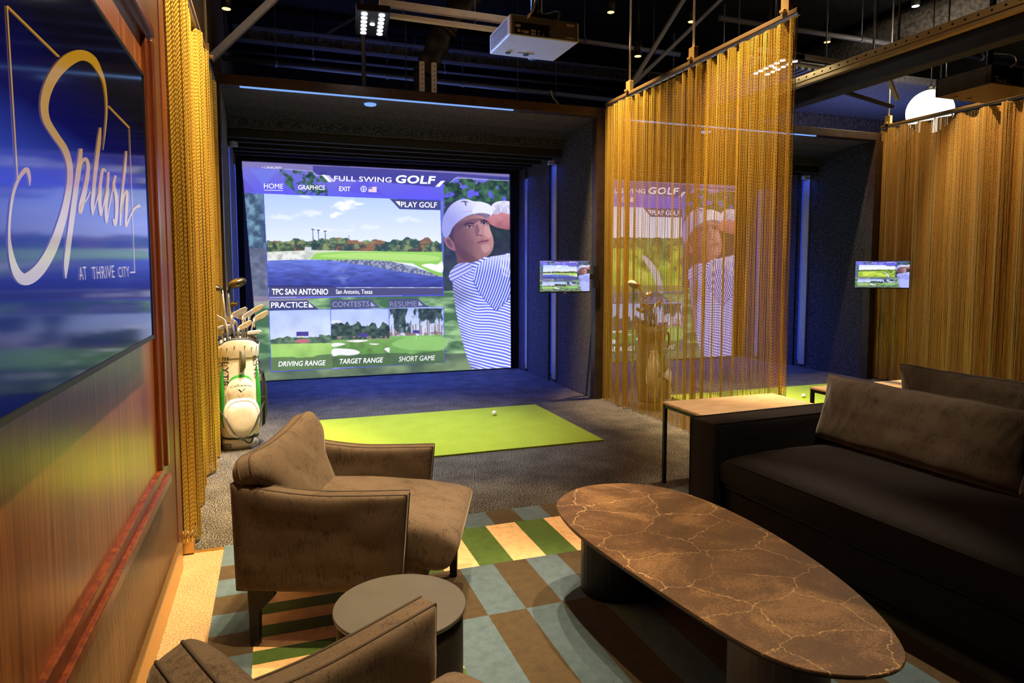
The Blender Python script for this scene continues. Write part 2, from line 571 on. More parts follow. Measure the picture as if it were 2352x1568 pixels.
def stone_mat():
    m, nt, bs, out = new_mat('bronze_veined_stone')
    v = coords(nt, (1, 1, 1))
    nd = N(nt, 'ShaderNodeTexNoise')
    set_in(nd, {'Scale': 9.0, 'Detail': 6.0, 'Roughness': 0.65})
    nt.links.new(v, nd.inputs['Vector'])
    sb = N(nt, 'ShaderNodeVectorMath', operation='SUBTRACT')
    nt.links.new(nd.outputs['Color'], sb.inputs[0])
    sb.inputs[1].default_value = (0.5, 0.5, 0.5)
    sl = N(nt, 'ShaderNodeVectorMath', operation='SCALE')
    nt.links.new(sb.outputs[0], sl.inputs[0])
    sl.inputs['Scale'].default_value = 0.11
    ad = N(nt, 'ShaderNodeVectorMath', operation='ADD')
    nt.links.new(v, ad.inputs[0])
    nt.links.new(sl.outputs[0], ad.inputs[1])
    mp = N(nt, 'ShaderNodeMapping')
    mp.inputs['Scale'].default_value = (4.2, 5.6, 1)
    mp.inputs['Rotation'].default_value = (0, 0, 0.12)
    nt.links.new(ad.outputs[0], mp.inputs['Vector'])
    vo = N(nt, 'ShaderNodeTexVoronoi', feature='DISTANCE_TO_EDGE', voronoi_dimensions='2D')
    set_in(vo, {'Scale': 1.0, 'Randomness': 0.75})
    nt.links.new(mp.outputs[0], vo.inputs['Vector'])
    vein = ramp(nt, vo.outputs['Distance'], [(0.0, (1, 1, 1, 1)), (0.0035, (0.6, 0.6, 0.6, 1)), (0.008, (0, 0, 0, 1))])
    gate = N(nt, 'ShaderNodeTexNoise')
    set_in(gate, {'Scale': 3.5, 'Detail': 2.0})
    nt.links.new(v, gate.inputs['Vector'])
    gt = ramp(nt, gate.outputs['Fac'], [(0.30, (0.25, 0.25, 0.25, 1)), (0.55, (1, 1, 1, 1))])
    vm = N(nt, 'ShaderNodeMixRGB', blend_type='MULTIPLY')
    vm.inputs[0].default_value = 1.0
    nt.links.new(vein, vm.inputs[1])
    nt.links.new(gt, vm.inputs[2])
    cl = N(nt, 'ShaderNodeTexNoise')
    set_in(cl, {'Scale': 4.2, 'Detail': 10.0, 'Roughness': 0.68, 'Distortion': 0.5})
    nt.links.new(v, cl.inputs['Vector'])
    fine = N(nt, 'ShaderNodeTexNoise')
    set_in(fine, {'Scale': 130.0, 'Detail': 4.0, 'Roughness': 0.85})
    nt.links.new(v, fine.inputs['Vector'])
    mm = N(nt, 'ShaderNodeMath', operation='MULTIPLY_ADD')
    nt.links.new(fine.outputs['Fac'], mm.inputs[0])
    mm.inputs[1].default_value = 0.7
    nt.links.new(cl.outputs['Fac'], mm.inputs[2])
    base = ramp(nt, mm.outputs[0], [(0.60, (0.035, 0.016, 0.006, 1)), (0.86, (0.090, 0.044, 0.017, 1)), (1.12, (0.22, 0.12, 0.05, 1))])
    mix = N(nt, 'ShaderNodeMixRGB')
    nt.links.new(vm.outputs[0], mix.inputs[0])
    nt.links.new(base, mix.inputs[1])
    mix.inputs[2].default_value = (0.62, 0.42, 0.22, 1)
    nt.links.new(mix.outputs[0], bs.inputs['Base Color'])
    set_in(bs, {'Roughness': 0.45, 'Specular IOR Level': 0.4})
    return m


M['reeded'] = reeded_mat()
M['weave'] = weave_mat()
M['stone'] = stone_mat()


# ------------------------------------------------------------------ the setting
def struct(mb, name, mat, bevel=0.0):
    o = mb.build(name, mat, None, bevel)
    o['kind'] = 'structure'
    return o


XW = -0.42
struct(MB().box(-0.62, -3.2, -0.1, 9.8, 3.275, 0.0), 'floor', M['terrazzo'])
struct(MB().box(-0.62, 3.295, -0.1, 9.8, 11.6, 0.0), 'floor_bay', M['carpet'])
struct(MB().box(-0.4, 3.275, -0.1, 3.3, 3.295, 0.006), 'trim_1', M['brass'])
struct(MB().box(-0.62, -3.2, 4.6, 9.8, 11.6, 4.8), 'ceiling', M['ceiling'])
struct(MB().box(-0.72, 11.4, 0, 9.8, 11.6, 4.6), 'wall_back', M['back_wall'])
struct(MB().box(9.6, -3.2, 0, 9.8, 11.4, 4.6), 'wall_right', M['brown_wall'])
struct(MB().box(-0.62, -3.4, 0, 9.8, -3.2, 4.6), 'wall_front', M['back_wall'])
struct(MB().box(-0.62, -3.2, 0, XW, 3.12, 4.6), 'wall_left', M['reeded'])
struct(MB().box(-0.72, 3.12, 0, -0.5, 11.4, 4.6), 'wall_left_bay', M['weave'])
struct(MB().box(XW, 0.2, 0.57, XW + 0.006, 2.66, 2.12), 'trim_2', M['veneer'])
# picture-frame moulding around the veneer panel
fr = MB()
for (z0, z1) in ((0.475, 0.57), (2.11, 2.18)):
    fr.box(XW, 0.12, z0, XW + 0.022, 2.76, z1)
    fr.box(XW, 0.12, z0 + 0.02, XW + 0.036, 2.76, z0 + 0.055)
fr.box(XW, 2.655, 0.57, XW + 0.022, 2.76, 2.11)
fr.box(XW, 2.71, 0.57, XW + 0.034, 2.75, 2.11)
struct(fr, 'trim_3', M['red_wood'], 0.004)
struct(MB().box(-0.60, 3.12, 0, XW + 0.004, 3.255, 4.6), 'trim_4', M['red_wood'], 0.006)
struct(MB().box(XW, -2.0, 0.0, XW + 0.018, 3.12, 0.118), 'baseboard_left', M['brass'], 0.003)

# ------------------------------------------------------------------ rug
rug_cols = {'teal': srgb(80, 100, 114), 'brown': srgb(72, 61, 44), 'cream': srgb(230, 188, 138), 'green': srgb(72, 98, 44), 'ochre': srgb(150, 92, 40)}
keys = list(rug_cols)
rug_mats = [pile('rug_pile_' + k, rug_cols[k]) for k in keys]
rug = MB()
RZ = 0.012


def patch(x0, y0, x1, y1, k):
    rug.add([(x0, y0, RZ), (x1, y0, RZ), (x1, y1, RZ), (x0, y1, RZ)], [(0, 1, 2, 3)], keys.index(k))


def columns(x0, x1, first, step, y0, y1, ka, kb):
    i = 0
    a = x0
    b = first
    while a < x1 - 1e-6:
        patch(a, y0, min(b, x1), y1, (ka, kb)[i % 2])
        a, b, i = b, b + step, i + 1


RX0, RX1, RY0, RY1 = -0.248, 3.0, -1.5, 3.29
ys = [3.29, 3.055, 2.918, 2.768, 2.62, 2.465]
while ys[-1] > RY0:
    ys.append(ys[-1] - 0.15)
for i in range(len(ys) - 1):
    patch(RX0, max(ys[i + 1], RY0), -0.098, ys[i], ('teal', 'brown')[i % 2])
yy, i = 2.73, 0
while yy > RY0:
    patch(-0.098, max(RY0, yy - 0.082), 0.55, yy, ('cream', 'green')[i % 2])
    yy -= 0.082
    i += 1
columns(-0.098, RX1, 0.05, 0.155, 2.73, RY1 - 0.183, 'green', 'cream') if False else None
# top border, cream and green band, then the teal and brown blocks
columns(-0.098, RX1, -0.055, 0.154, 3.105, RY1, 'brown', 'teal')
columns(-0.098, 0.55, -0.12 + 0.155, 0.155, 2.73, 3.105, 'cream', 'green')
columns(0.55, RX1, 0.655, 0.157, 2.685, 3.105, 'green', 'cream')
columns(0.55, RX1, 0.722, 0.151, 2.278, 2.685, 'brown', 'teal')
columns(0.55, RX1, 0.722, 0.151, 1.20, 2.278, 'teal', 'brown')
columns(0.55, RX1, 0.722, 0.151, RY0, 1.20, 'brown', 'teal')
patch(0.55, 2.685, 0.551, 2.73, 'green')
b = len(rug.v)
rug.add([(RX0, RY0, 0), (RX1, RY0, 0), (RX1, RY1, 0), (RX0, RY1, 0), (RX0, RY0, RZ), (RX1, RY0, RZ), (RX1, RY1, RZ), (RX0, RY1, RZ)],
        [(0, 1, 5, 4), (1, 2, 6, 5), (2, 3, 7, 6), (3, 0, 4, 7), (0, 3, 2, 1)], 0)
rg = rug.build('rug', rug_mats)
tag(rg, 'large patchwork rug of teal, brown, cream and green blocks under the seating', 'rug')


# ------------------------------------------------------------------ putting mats and balls
def mat_and_ball(x0, x1, y0, y1, bx, by, lab1, lab2):
    o = MB().box(x0, y0, 0, x1, y1, 0.012).build('turf_mat', M['turf'])
    tag(o, lab1, 'mat', 'lime turf hitting mats')
    bm = bmesh.new()
    bmesh.ops.create_icosphere(bm, subdivisions=4, radius=0.0213)
    for v in bm.verts:
        q = v.co.normalized()
        v.co += q * (-0.0004 if noise.noise(q * 14) > 0.25 else 0)
    me = bpy.data.meshes.new('golf_ball')
    bm.to_mesh(me)
    bm.free()
    for p in me.polygons:
        p.use_smooth = True
    me.materials.append(M['ball'])
    o = link(bpy.data.objects.new('golf_ball', me))
    o.location = (bx, by, 0.0333)
    tag(o, lab2, 'ball', 'golf balls on the mats')


mat_and_ball(0.10, 2.32, 4.42, 5.82, 1.80, 5.49, 'lime green turf mat behind the brown armchair, in front of the full bay screen',
             'white golf ball alone on the lime mat in front of the full bay screen')
mat_and_ball(3.75, 5.92, 4.42, 5.78, 4.97, 5.21, 'lime green turf mat beyond the grey sofa, partly behind the chain curtain',
             'white golf ball on the lime mat just above the sofa arm')

# ------------------------------------------------------------------ 2D art painter for the projected picture
HS = np.array([[0.0015703524614567698, -4.176666546954446e-05, -0.3708348945988984], [-9.0240476474032e-05, -0.0016820916612614652, 2.5912368618009665], [-6.941575113387327e-05, -1.4401206514079678e-05, 1.0]])


def art(x, y):
    """artwork units -> metres on the screen (x from the room origin, z up)"""
    x = np.asarray(x, float)
    y = np.asarray(y, float)
    w = HS[2, 0] * x + HS[2, 1] * y + 1
    return (HS[0, 0] * x + HS[0, 1] * y + HS[0, 2]) / w, (HS[1, 0] * x + HS[1, 1] * y + HS[1, 2]) / w


CX0, CX1, CZ0, CZ1 = -0.305, 2.885, 0.0, 2.51
CW, CH = 1300, 1024
HI = np.linalg.inv(HS)
gx, gz = np.meshgrid(CX0 + (np.arange(CW) + 0.5) / CW * (CX1 - CX0), CZ1 - (np.arange(CH) + 0.5) / CH * (CZ1 - CZ0))
gw = HI[2, 0] * gx + HI[2, 1] * gz + HI[2, 2]
AX = (HI[0, 0] * gx + HI[0, 1] * gz + HI[0, 2]) / gw
AY = (HI[1, 0] * gx + HI[1, 1] * gz + HI[1, 2]) / gw
rng = np.random.default_rng(3)


def vnoise(X, Y, sc, seed=0, octs=4):
    out = np.zeros_like(X)
    amp, tot = 1.0, 0.0
    for o in range(octs):
        g = np.random.default_rng(seed * 17 + o).random((64, 64))
        u, v = X / sc * 2 ** o, Y / sc * 2 ** o
        i, j = np.floor(u).astype(int), np.floor(v).astype(int)
        fu, fv = u - i, v - j
        fu, fv = fu * fu * (3 - 2 * fu), fv * fv * (3 - 2 * fv)
        a, b_ = g[j % 64, i % 64], g[j % 64, (i + 1) % 64]
        c, d = g[(j + 1) % 64, i % 64], g[(j + 1) % 64, (i + 1) % 64]
        out += amp * ((a * (1 - fu) + b_ * fu) * (1 - fv) + (c * (1 - fu) + d * fu) * fv)
        tot += amp
        amp *= 0.5
    return out / tot


def smooth_poly(pts, n=6):
    pts = np.array(pts, float)
    out = []
    L = len(pts)
    for i in range(L):
        p0, p1, p2, p3 = pts[i - 1], pts[i], pts[(i + 1) % L], pts[(i + 2) % L]
        for t in np.arange(n) / n:
            out.append(0.5 * ((2 * p1) + (-p0 + p2) * t + (2 * p0 - 5 * p1 + 4 * p2 - p3) * t * t + (-p0 + 3 * p1 - 3 * p2 + p3) * t ** 3))
    return np.array(out)


def bbox_slice(x0, y0, x1, y1):
    px, pz = art([x0, x1, x0, x1], [y0, y0, y1, y1])
    c = (px - CX0) / (CX1 - CX0) * CW
    r = (CZ1 - pz) / (CZ1 - CZ0) * CH
    return slice(max(0, int(r.min()) - 2), min(CH, int(r.max()) + 3)), slice(max(0, int(c.min()) - 2), min(CW, int(c.max()) + 3))


def mask(pts, curved=False):
    P = smooth_poly(pts) if curved else np.array(pts, float)
    sl = bbox_slice(P[:, 0].min(), P[:, 1].min(), P[:, 0].max(), P[:, 1].max())
    X, Y = AX[sl], AY[sl]
    ins = np.zeros(X.shape, bool)
    for (xa, ya), (xb, yb) in zip(P, np.roll(P, -1, 0)):
        if ya == yb:
            continue
        ins ^= ((ya > Y) != (yb > Y)) & (X < (xb - xa) * (Y - ya) / (yb - ya) + xa)
    return sl, ins


def C3(c):
    return np.array(c, float) / 255


def fill(img, pts, color, alpha=1.0, curved=False):
    sl, m = mask(pts, curved)
    X, Y = AX[sl], AY[sl]
    if callable(color):
        c = color(X, Y)
    else:
        c = np.broadcast_to(C3(color), X.shape + (3,))
    a = alpha(X, Y) if callable(alpha) else np.full(X.shape, alpha)
    a = (a * m)[..., None]
    img[sl] = img[sl] * (1 - a) + c * a


def rect(x0, y0, x1, y1):
    return [(x0, y0), (x1, y0), (x1, y1), (x0, y1)]


def stroke(img, pts, w, color, alpha=1.0):
    P = np.array(pts, float)
    for a, b_ in zip(P[:-1], P[1:]):
        d = b_ - a
        n = np.array([-d[1], d[0]]) / (np.hypot(*d) + 1e-9) * w / 2
        fill(img, [a + n, b_ + n, b_ - n, a - n], color, alpha)


def mixc(t, a, b_):
    t = np.clip(t, 0, 1)[..., None]
    return C3(a) * (1 - t) + C3(b_) * t


def grad(ya, yb, ca, cb, nz=0.0, sc=60, seed=1):
    def f(X, Y):
        c = mixc((Y - ya) / (yb - ya), ca, cb)
        if nz:
            c = c * (1 + nz * (vnoise(X, Y, sc, seed) - 0.5)[..., None] * 2)
        return np.clip(c, 0, 1)
    return f


def foliage(dark, light, sc=40, seed=2, k=2.2):
    return lambda X, Y: mixc((vnoise(X, Y, sc, seed, 5) - 0.5) * k + 0.5, dark, light)


def paint(kind):
    img = np.zeros((CH, CW, 3)) + C3((20, 22, 45))
    scr = [(45, 60), (1828, 146), (1838, 1434), (170, 1524)]
    # backdrop
    fill(img, scr, grad(60, 1500, (96, 104, 210), (80, 110, 80), 0.12, 120, 4))
    fill(img, [(45, 60), (1828, 146), (1830, 330), (50, 300)], lambda X, Y: mixc((Y - 60) / 240 + (vnoise(X, Y, 300, 9, 2) - .5) * .5, (118, 114, 190), (86, 84, 226)))
    for tri, c in (([(100, 110), (290, 120), (190, 230)], (104, 124, 226)), ([(700, 260), (860, 180), (1010, 290)], (82, 70, 206)), ([(1100, 290), (1240, 200), (1360, 300)], (96, 80, 232)), ([(50, 170), (140, 260), (50, 280)], (84, 72, 190))):
        fill(img, tri, c, 0.5)
    fill(img, [(45, 60), (1828, 146), (1828, 186), (46, 96)], (122, 112, 160), 0.75)
    tree = lambda th, sd, sc=46: (lambda X, Y: np.clip((vnoise(X, Y, sc, sd, 5) - th) * 14, 0, 1))
    fill(img, [(300, 110), (610, 130), (620, 290), (420, 280), (300, 180)], foliage((22, 48, 44), (66, 110, 92), 26, 5), tree(0.44, 6))
    fill(img, [(1390, 180), (1830, 165), (1838, 640), (1390, 640)], foliage((22, 42, 40), (64, 112, 80), 30, 7), tree(0.36, 8))
    fill(img, [(1400, 330), (1838, 330), (1838, 1000), (1380, 1000)], foliage((26, 30, 40), (40, 52, 56), 50, 3), 0.85)
    fill(img, [(55, 270), (215, 280), (235, 1000), (120, 1000)], foliage((50, 72, 96), (110, 150, 170), 36, 11, 3), 0.95)
    fill(img, [(70, 640), (235, 640), (240, 1010), (110, 1010)], foliage((82, 84, 110), (112, 112, 132), 30, 12), 0.75)
    fill(img, [(80, 1000), (1838, 900), (1838, 1440), (165, 1530)], lambda X, Y: mixc((vnoise(X, Y * 3.4, 170, 13, 4) - .5) * 4 + .5, (62, 100, 66), (150, 190, 130)))
    fill(img, [(100, 1380), (1838, 1330), (1838, 1440), (165, 1530)], lambda X, Y: mixc((vnoise(X, Y * 2, 150, 14, 4) - .5) * 3 + .5, (70, 84, 70), (112, 128, 92)), 0.8)
    fill(img, [(120, 960), (520, 960), (480, 1010), (110, 1030)], (150, 130, 150), 0.6)
    # banner for the title
    fill(img, [(520, 130), (570, 160), (1330, 232), (1420, 200), (1480, 160), (1828, 190), (1828, 165), (1450, 140), (1000, 112), (520, 90)], (52, 52, 136), 0.85)
    stroke(img, [(330, 112), (515, 127), (545, 155), (640, 160)], 4, (190, 195, 235), 0.8)
    stroke(img, [(1430, 205), (1470, 172), (1828, 190)], 4, (190, 195, 235), 0.8)
    for q in ([(578, 150), (606, 152), (650, 198), (622, 197)], [(612, 153), (622, 154), (664, 196), (656, 197)], [(1372, 190), (1400, 191), (1362, 230), (1334, 229)]):
        fill(img, q, (238, 238, 250))
    # globe and flag
    th = np.linspace(0, 2 * PI, 25)[:-1]
    for rr, c in ((21, (225, 228, 250)), (17, (92, 92, 210))):
        fill(img, list(zip(857 + rr * np.cos(th), 245 + rr * np.sin(th))), c)
    stroke(img, [(857, 226), (857, 264)], 4, (225, 228, 250))
    stroke(img, [(838, 245), (876, 245)], 4, (225, 228, 250))
    stroke(img, [(843, 233), (871, 233)], 3, (225, 228, 250))
    stroke(img, [(843, 257), (871, 257)], 3, (225, 228, 250))
    fill(img, [(890, 228), (944, 231), (944, 267), (890, 264)], lambda X, Y: mixc((np.sin(Y * 2 * PI / 8.0) > 0) * 1.0, (226, 168, 192), (236, 228, 246)))
    fill(img, [(890, 228), (914, 229), (914, 246), (890, 245)], (112, 116, 196))
    # main card
    CARD = [(193, 276), (1366, 322), (1386, 950), (228, 968)]
    fill(img, [(189, 271), (1371, 317), (1391, 956), (224, 974)], (70, 74, 226))
    if kind == 'lake':
        fill(img, CARD, grad(280, 640, (172, 196, 244), (226, 232, 250)))
        for cx, cy, rx, ry, a in ((750, 345, 88, 38, 0.95), (678, 412, 55, 24, 0.8), (500, 405, 90, 22, 0.45), (330, 430, 120, 22, 0.4), (900, 500, 110, 18, 0.3), (1120, 450, 130, 20, 0.35), (480, 298, 46, 12, 0.5), (620, 520, 140, 16, 0.3)):
            fill(img, rect(cx - rx * 1.3, cy - ry * 1.4, cx + rx * 1.3, cy + ry * 1.4), (250, 250, 252),
                 lambda X, Y: a * np.clip((1.0 - np.hypot((X - cx) / rx, (Y - cy) / ry) + (vnoise(X, Y * 1.6, 46, int(cx), 5) - .5) * 2.4) * 1.5, 0, 1))
        for tx, ty in ((519, 514), (555, 518), (601, 526)):
            stroke(img, [(tx, ty), (tx + 3, 600)], 5, (70, 76, 100))
            stroke(img, [(tx - 10, ty), (tx + 11, ty + 1)], 7, (70, 76, 100))
        stroke(img, [(759, 552), (760, 590)], 3, (90, 96, 120))
        top = lambda X, s: 592 - 62 * (vnoise(X, X * 0 + s, 44, 21, 5) - 0.36)
        fill(img, rect(211, 520, 1376, 672), lambda X, Y: mixc((vnoise(X, Y, 24, 22, 4) - .5) * 3 + .5, (42, 72, 52), (128, 142, 82)),
             lambda X, Y: (Y > top(X, 3.3)) * 1.0)
        fill(img, rect(211, 560, 1376, 660), (150, 92, 48), lambda X, Y: np.clip((vnoise(X, Y * .7, 46, 23, 3) - .58) * 14, 0, 0.75) * (Y > top(X, 3.3)))
        fill(img, rect(211, 610, 1376, 668), (30, 46, 40), lambda X, Y: np.clip((vnoise(X, Y, 30, 24, 3) - .5) * 8, 0, 0.6))
        fill(img, [(214, 664), (520, 652), (1380, 668), (1382, 740), (216, 740)], (206, 214, 188))
        fill(img, [(214, 668), (480, 660), (540, 680), (470, 715), (216, 722)], lambda X, Y: mixc((vnoise(X, Y, 30, 25) - .5) * 3 + .5, (176, 184, 170), (226, 228, 222)))
        fill(img, [(466, 632), (510, 632), (510, 660), (466, 660)], (200, 205, 210))
        fill(img, [(500, 712), (540, 672), (700, 660), (1379, 664), (1384, 830), (1320, 810), (1180, 740), (1000, 722), (800, 715), (600, 716)],
             lambda X, Y: mixc((Y - 660) / 150 + (vnoise(X, Y, 60, 26) - .5) * .4, (150, 206, 84), (128, 188, 62)), 1, False)
        fill(img, [(560, 690), (800, 672), (1200, 680), (1360, 700), (1300, 726), (1000, 716), (700, 704)], (178, 220, 112), 0.8, True)
        fill(img, [(1242, 752), (1300, 742), (1345, 748), (1382, 730), (1383, 798), (1330, 790), (1280, 770)], (238, 240, 236), 1, True)
        fill(img, [(217, 722), (420, 716), (620, 718), (860, 742), (1060, 782), (1384, 832), (1386, 900), (222, 900)],
             lambda X, Y: np.clip(mixc((Y - 715) / 190, (98, 116, 206), (44, 52, 134)) * (1 + (vnoise(X, Y * 5, 60, 27, 4)[..., None] - .5) * .5), 0, 1))
        fill(img, rect(620, 725, 870, 890), (190, 200, 240), lambda X, Y: 0.4 * np.clip((vnoise(X, Y * 2, 60, 28, 4) - .45) * 3, 0, 1) * np.clip(1.2 - np.hypot((X - 745) / 110, (Y - 810) / 90), 0, 1))
        fill(img, [(500, 714), (650, 716), (860, 716), (1040, 728), (1200, 764), (1330, 812), (1384, 832), (1240, 816), (1080, 792), (900, 758), (700, 730)],
             lambda X, Y: mixc((vnoise(X, Y, 12, 29, 3) - .5) * 4 + .5, (82, 90, 122), (152, 158, 178)))
        fill(img, [(225, 888), (650, 888), (680, 903), (1385, 903), (1386, 950), (228, 966)], (46, 46, 92), 0.88)
    else:
        fill(img, CARD, grad(280, 560, (214, 222, 246), (240, 242, 250)))
        fill(img, rect(205, 520, 1378, 700), foliage((52, 80, 44), (120, 140, 70), 30, 31, 3), lambda X, Y: (Y > 545 - 40 * (vnoise(X, X * 0, 80, 32, 3) - .4)) * 1.0)
        fill(img, [(210, 640), (1380, 600), (1386, 950), (228, 968)], lambda X, Y: mixc((vnoise(X, Y * 2, 150, 33, 4) - .5) * 2.4 + .5, (130, 172, 40), (206, 222, 84)))
        fill(img, [(900, 560), (1380, 540), (1386, 900), (1150, 860), (980, 720)], foliage((66, 96, 34), (150, 170, 66), 36, 34, 3), lambda X, Y: np.clip((vnoise(X, Y, 60, 35, 4) - .42) * 9, 0, .9))
        fill(img, [(1030, 690), (1075, 690), (1180, 800), (1225, 945), (1175, 945), (1120, 810)], (204, 206, 206), 1, True)
        fill(img, [(225, 888), (650, 888), (680, 903), (1385, 903), (1386, 950), (228, 966)], (92, 84, 60), 0.55)
    # play golf tab
    fill(img, [(1030, 309), (1366, 322), (1368, 386), (1096, 379)], (48, 50, 104), 0.92)
    fill(img, [(1068, 326), (1100, 327), (1100, 360)], (240, 240, 250))
    # three small cards
    for (x0, x1, x2, x3), (y0, y1) in (((230, 636, 650, 243), (1053, 1460)), ((638, 1026, 1032, 650), (1048, 1440)), ((1027, 1388, 1394, 1032), (1036, 1418))):
        fill(img, [(x0 - 4, y0 - 4), (x1 + 4, y0 - 8), (x2 + 4, y1 - 18), (x3 - 4, y1 + 6)], (74, 78, 214))
        fill(img, [(x0, y0), (x1, y0 - 5), (x2, y1 - 22), (x3, y1)], grad(1040, 1260, (168, 188, 238), (206, 216, 242), 0.10, 80, int(x0)))
    for q, c in (([(228, 992), (480, 985), (560, 1048), (230, 1056)], (52, 56, 112)), ([(636, 986), (900, 978), (972, 1036), (638, 1048)], (70, 74, 118)), ([(1024, 980), (1215, 974), (1290, 1030), (1028, 1038)], (66, 70, 112))):
        fill(img, q, c, 0.92)
    for q, c in (([(492, 1002), (492, 1034), (524, 1034)], (240, 240, 250)), ([(905, 996), (905, 1026), (936, 1025)], (168, 170, 206)), ([(1222, 992), (1222, 1022), (1252, 1020)], (168, 170, 206))):
        fill(img, q, c)
    # driving range
    fill(img, rect(236, 1210, 645, 1290), foliage((56, 80, 66), (104, 134, 100), 20, 41), lambda X, Y: (Y > 1246 - 34 * (vnoise(X, X * 0, 50, 42, 3) - .3) - (X > 560) * 14) * 1.0)
    fill(img, [(238, 1278), (646, 1270), (649, 1440), (243, 1458)], grad(1275, 1400, (160, 204, 104), (140, 190, 90), 0.12, 90, 43))
    fill(img, [(410, 1196), (490, 1195), (490, 1224), (410, 1225)], (66, 56, 140))
    fill(img, [(440, 1224), (462, 1224), (451, 1238)], (236, 230, 130))
    fill(img, [(400, 1258), (430, 1245), (470, 1245), (500, 1256), (470, 1272), (430, 1272)], (200, 104, 112), 0.85, True)
    # target range
    fill(img, [(640, 1120), (690, 1115), (740, 1150), (740, 1180), (642, 1180)], (214, 220, 240), 0.9)
    fill(img, rect(642, 1120, 1030, 1260), foliage((30, 46, 46), (78, 100, 82), 22, 44), lambda X, Y: (Y > 1165 - 70 * (vnoise(X, X * 0, 34, 45, 4) - .32)) * 1.0)
    fill(img, [(646, 1252), (1028, 1238), (1031, 1420), (650, 1438)], grad(1245, 1400, (112, 158, 76), (84, 134, 58), 0.3, 60, 46))
    for q in ([(650, 1312), (720, 1308), (800, 1316), (832, 1336), (780, 1356), (700, 1350), (650, 1362)], [(648, 1274), (700, 1270), (736, 1278), (700, 1290), (650, 1296)], [(742, 1258), (820, 1250), (890, 1254), (820, 1266)], [(890, 1274), (960, 1276), (930, 1284)], [(994, 1310), (1030, 1302), (1031, 1336)]):
        fill(img, q, (232, 234, 236), 1, True)
    fill(img, [(826, 1208), (884, 1207), (884, 1230), (826, 1231)], (66, 56, 140))
    fill(img, rect(680, 1225, 1028, 1248), (150, 130, 120), lambda X, Y: np.clip((vnoise(X, Y, 18, 47, 3) - .55) * 10, 0, .8))
    # short game
    for k in range(26):
        tx = 1032 + 356 * rng.random()
        ht = 1046 + 70 * rng.random()
        stroke(img, [(tx, ht + 60), (tx + 2, 1220)], 4 + 6 * rng.random(), (120 + int(40 * rng.random()), 116, 116), 0.85)
    fill(img, rect(1030, 1040, 1388, 1225), foliage((28, 42, 46), (70, 92, 92), 24, 48), lambda X, Y: np.clip((vnoise(X, Y * .45, 40, 49, 4) - .46 - (Y - 1100) / 700) * 14, 0, 1))
    fill(img, rect(1030, 1200, 1390, 1232), (132, 104, 100), lambda X, Y: np.clip((vnoise(X, Y, 16, 50, 3) - .4) * 8, 0, .9))
    fill(img, [(1029, 1226), (1389, 1216), (1393, 1398), (1031, 1420)], grad(1225, 1400, (116, 170, 84), (92, 142, 68), 0.25, 90, 51))
    fill(img, [(1050, 1270), (1150, 1240), (1389, 1232), (1391, 1310), (1200, 1318), (1080, 1300)], (140, 192, 104), 0.8, True)
    fill(img, [(1186, 1186), (1228, 1185), (1228, 1206), (1186, 1207)], (66, 56, 140))
    stroke(img, [(1208, 1206), (1208, 1242)], 3, (230, 230, 230))
    # captions of the small cards
    for q in ([(240, 1368), (390, 1362), (410, 1370), (520, 1364), (548, 1352), (649, 1344), (650, 1440), (243, 1460)], [(648, 1356), (700, 1360), (820, 1346), (920, 1344), (1031, 1336), (1032, 1420), (650, 1438)], [(1030, 1338), (1150, 1338), (1170, 1346), (1230, 1336), (1392, 1318), (1394, 1402), (1032, 1420)]):
        fill(img, q, (58, 74, 60), 0.62)
    # ---- golfer
    sh = lambda a, b_: (lambda X, Y: mixc((X - 1380) / 450, a, b_))
    # trailing arm, hands and glove behind the head
    fill(img, [(1668, 430), (1700, 385), (1750, 395), (1838, 405), (1838, 508), (1760, 505), (1720, 490), (1690, 470)], grad(390, 510, (206, 138, 142), (150, 88, 96), .15, 40, 61), 1, True)
    fill(img, [(1700, 400), (1716, 345), (1770, 325), (1838, 335), (1838, 412), (1780, 400), (1740, 415)], grad(325, 415, (226, 226, 244), (176, 172, 208), .2, 24, 62), 1, True)
    for k in range(5):
        stroke(img, [(1722 + k * 24, 350 + k * 2), (1740 + k * 22, 372), (1735 + k * 24, 398)], 4, (140, 136, 178), .7)
    # neck
    fill(img, [(1450, 600), (1560, 640), (1640, 690), (1640, 740), (1560, 770), (1490, 760), (1475, 690)], (104, 66, 74), 1, True)
    # face
    FACE = [(1432, 540), (1460, 490), (1520, 440), (1600, 414), (1660, 428), (1688, 470), (1702, 520), (1718, 565), (1722, 620), (1706, 668), (1668, 700), (1610, 728), (1550, 728), (1500, 690), (1466, 640), (1440, 590)]

    def skin(X, Y):
        t = (X - 1450) / 270 + (vnoise(X, Y, 90, 63, 3) - .5) * .3 - (Y - 560) / 900
        return mixc(t, (84, 54, 62), (184, 132, 126))
    fill(img, FACE, skin, 1, True)
    fill(img, [(1470, 600), (1540, 660), (1620, 720), (1550, 730), (1500, 700), (1466, 650)], (84, 54, 66), 0.55, True)
    fill(img, [(1455, 500), (1540, 452), (1640, 440), (1690, 462), (1688, 482), (1620, 470), (1540, 490), (1460, 540)], (84, 56, 72), 0.6, True)
    fill(img, [(1392, 580), (1410, 562), (1440, 570), (1462, 620), (1468, 655), (1440, 650), (1408, 622)], (140, 92, 100), 1, True)
    fill(img, [(1408, 586), (1430, 582), (1446, 616), (1444, 636), (1420, 616)], (92, 58, 70), .8, True)
    fill(img, [(1425, 560), (1440, 500), (1458, 500), (1452, 560), (1462, 600)], (58, 44, 60), .8, True)
    fill(img, [(1608, 470), (1640, 462), (1662, 540), (1646, 560), (1608, 556), (1600, 545)], (176, 126, 128), .8, True)
    fill(img, [(1598, 500), (1616, 480), (1628, 530), (1602, 552)], (104, 68, 78), .7, True)
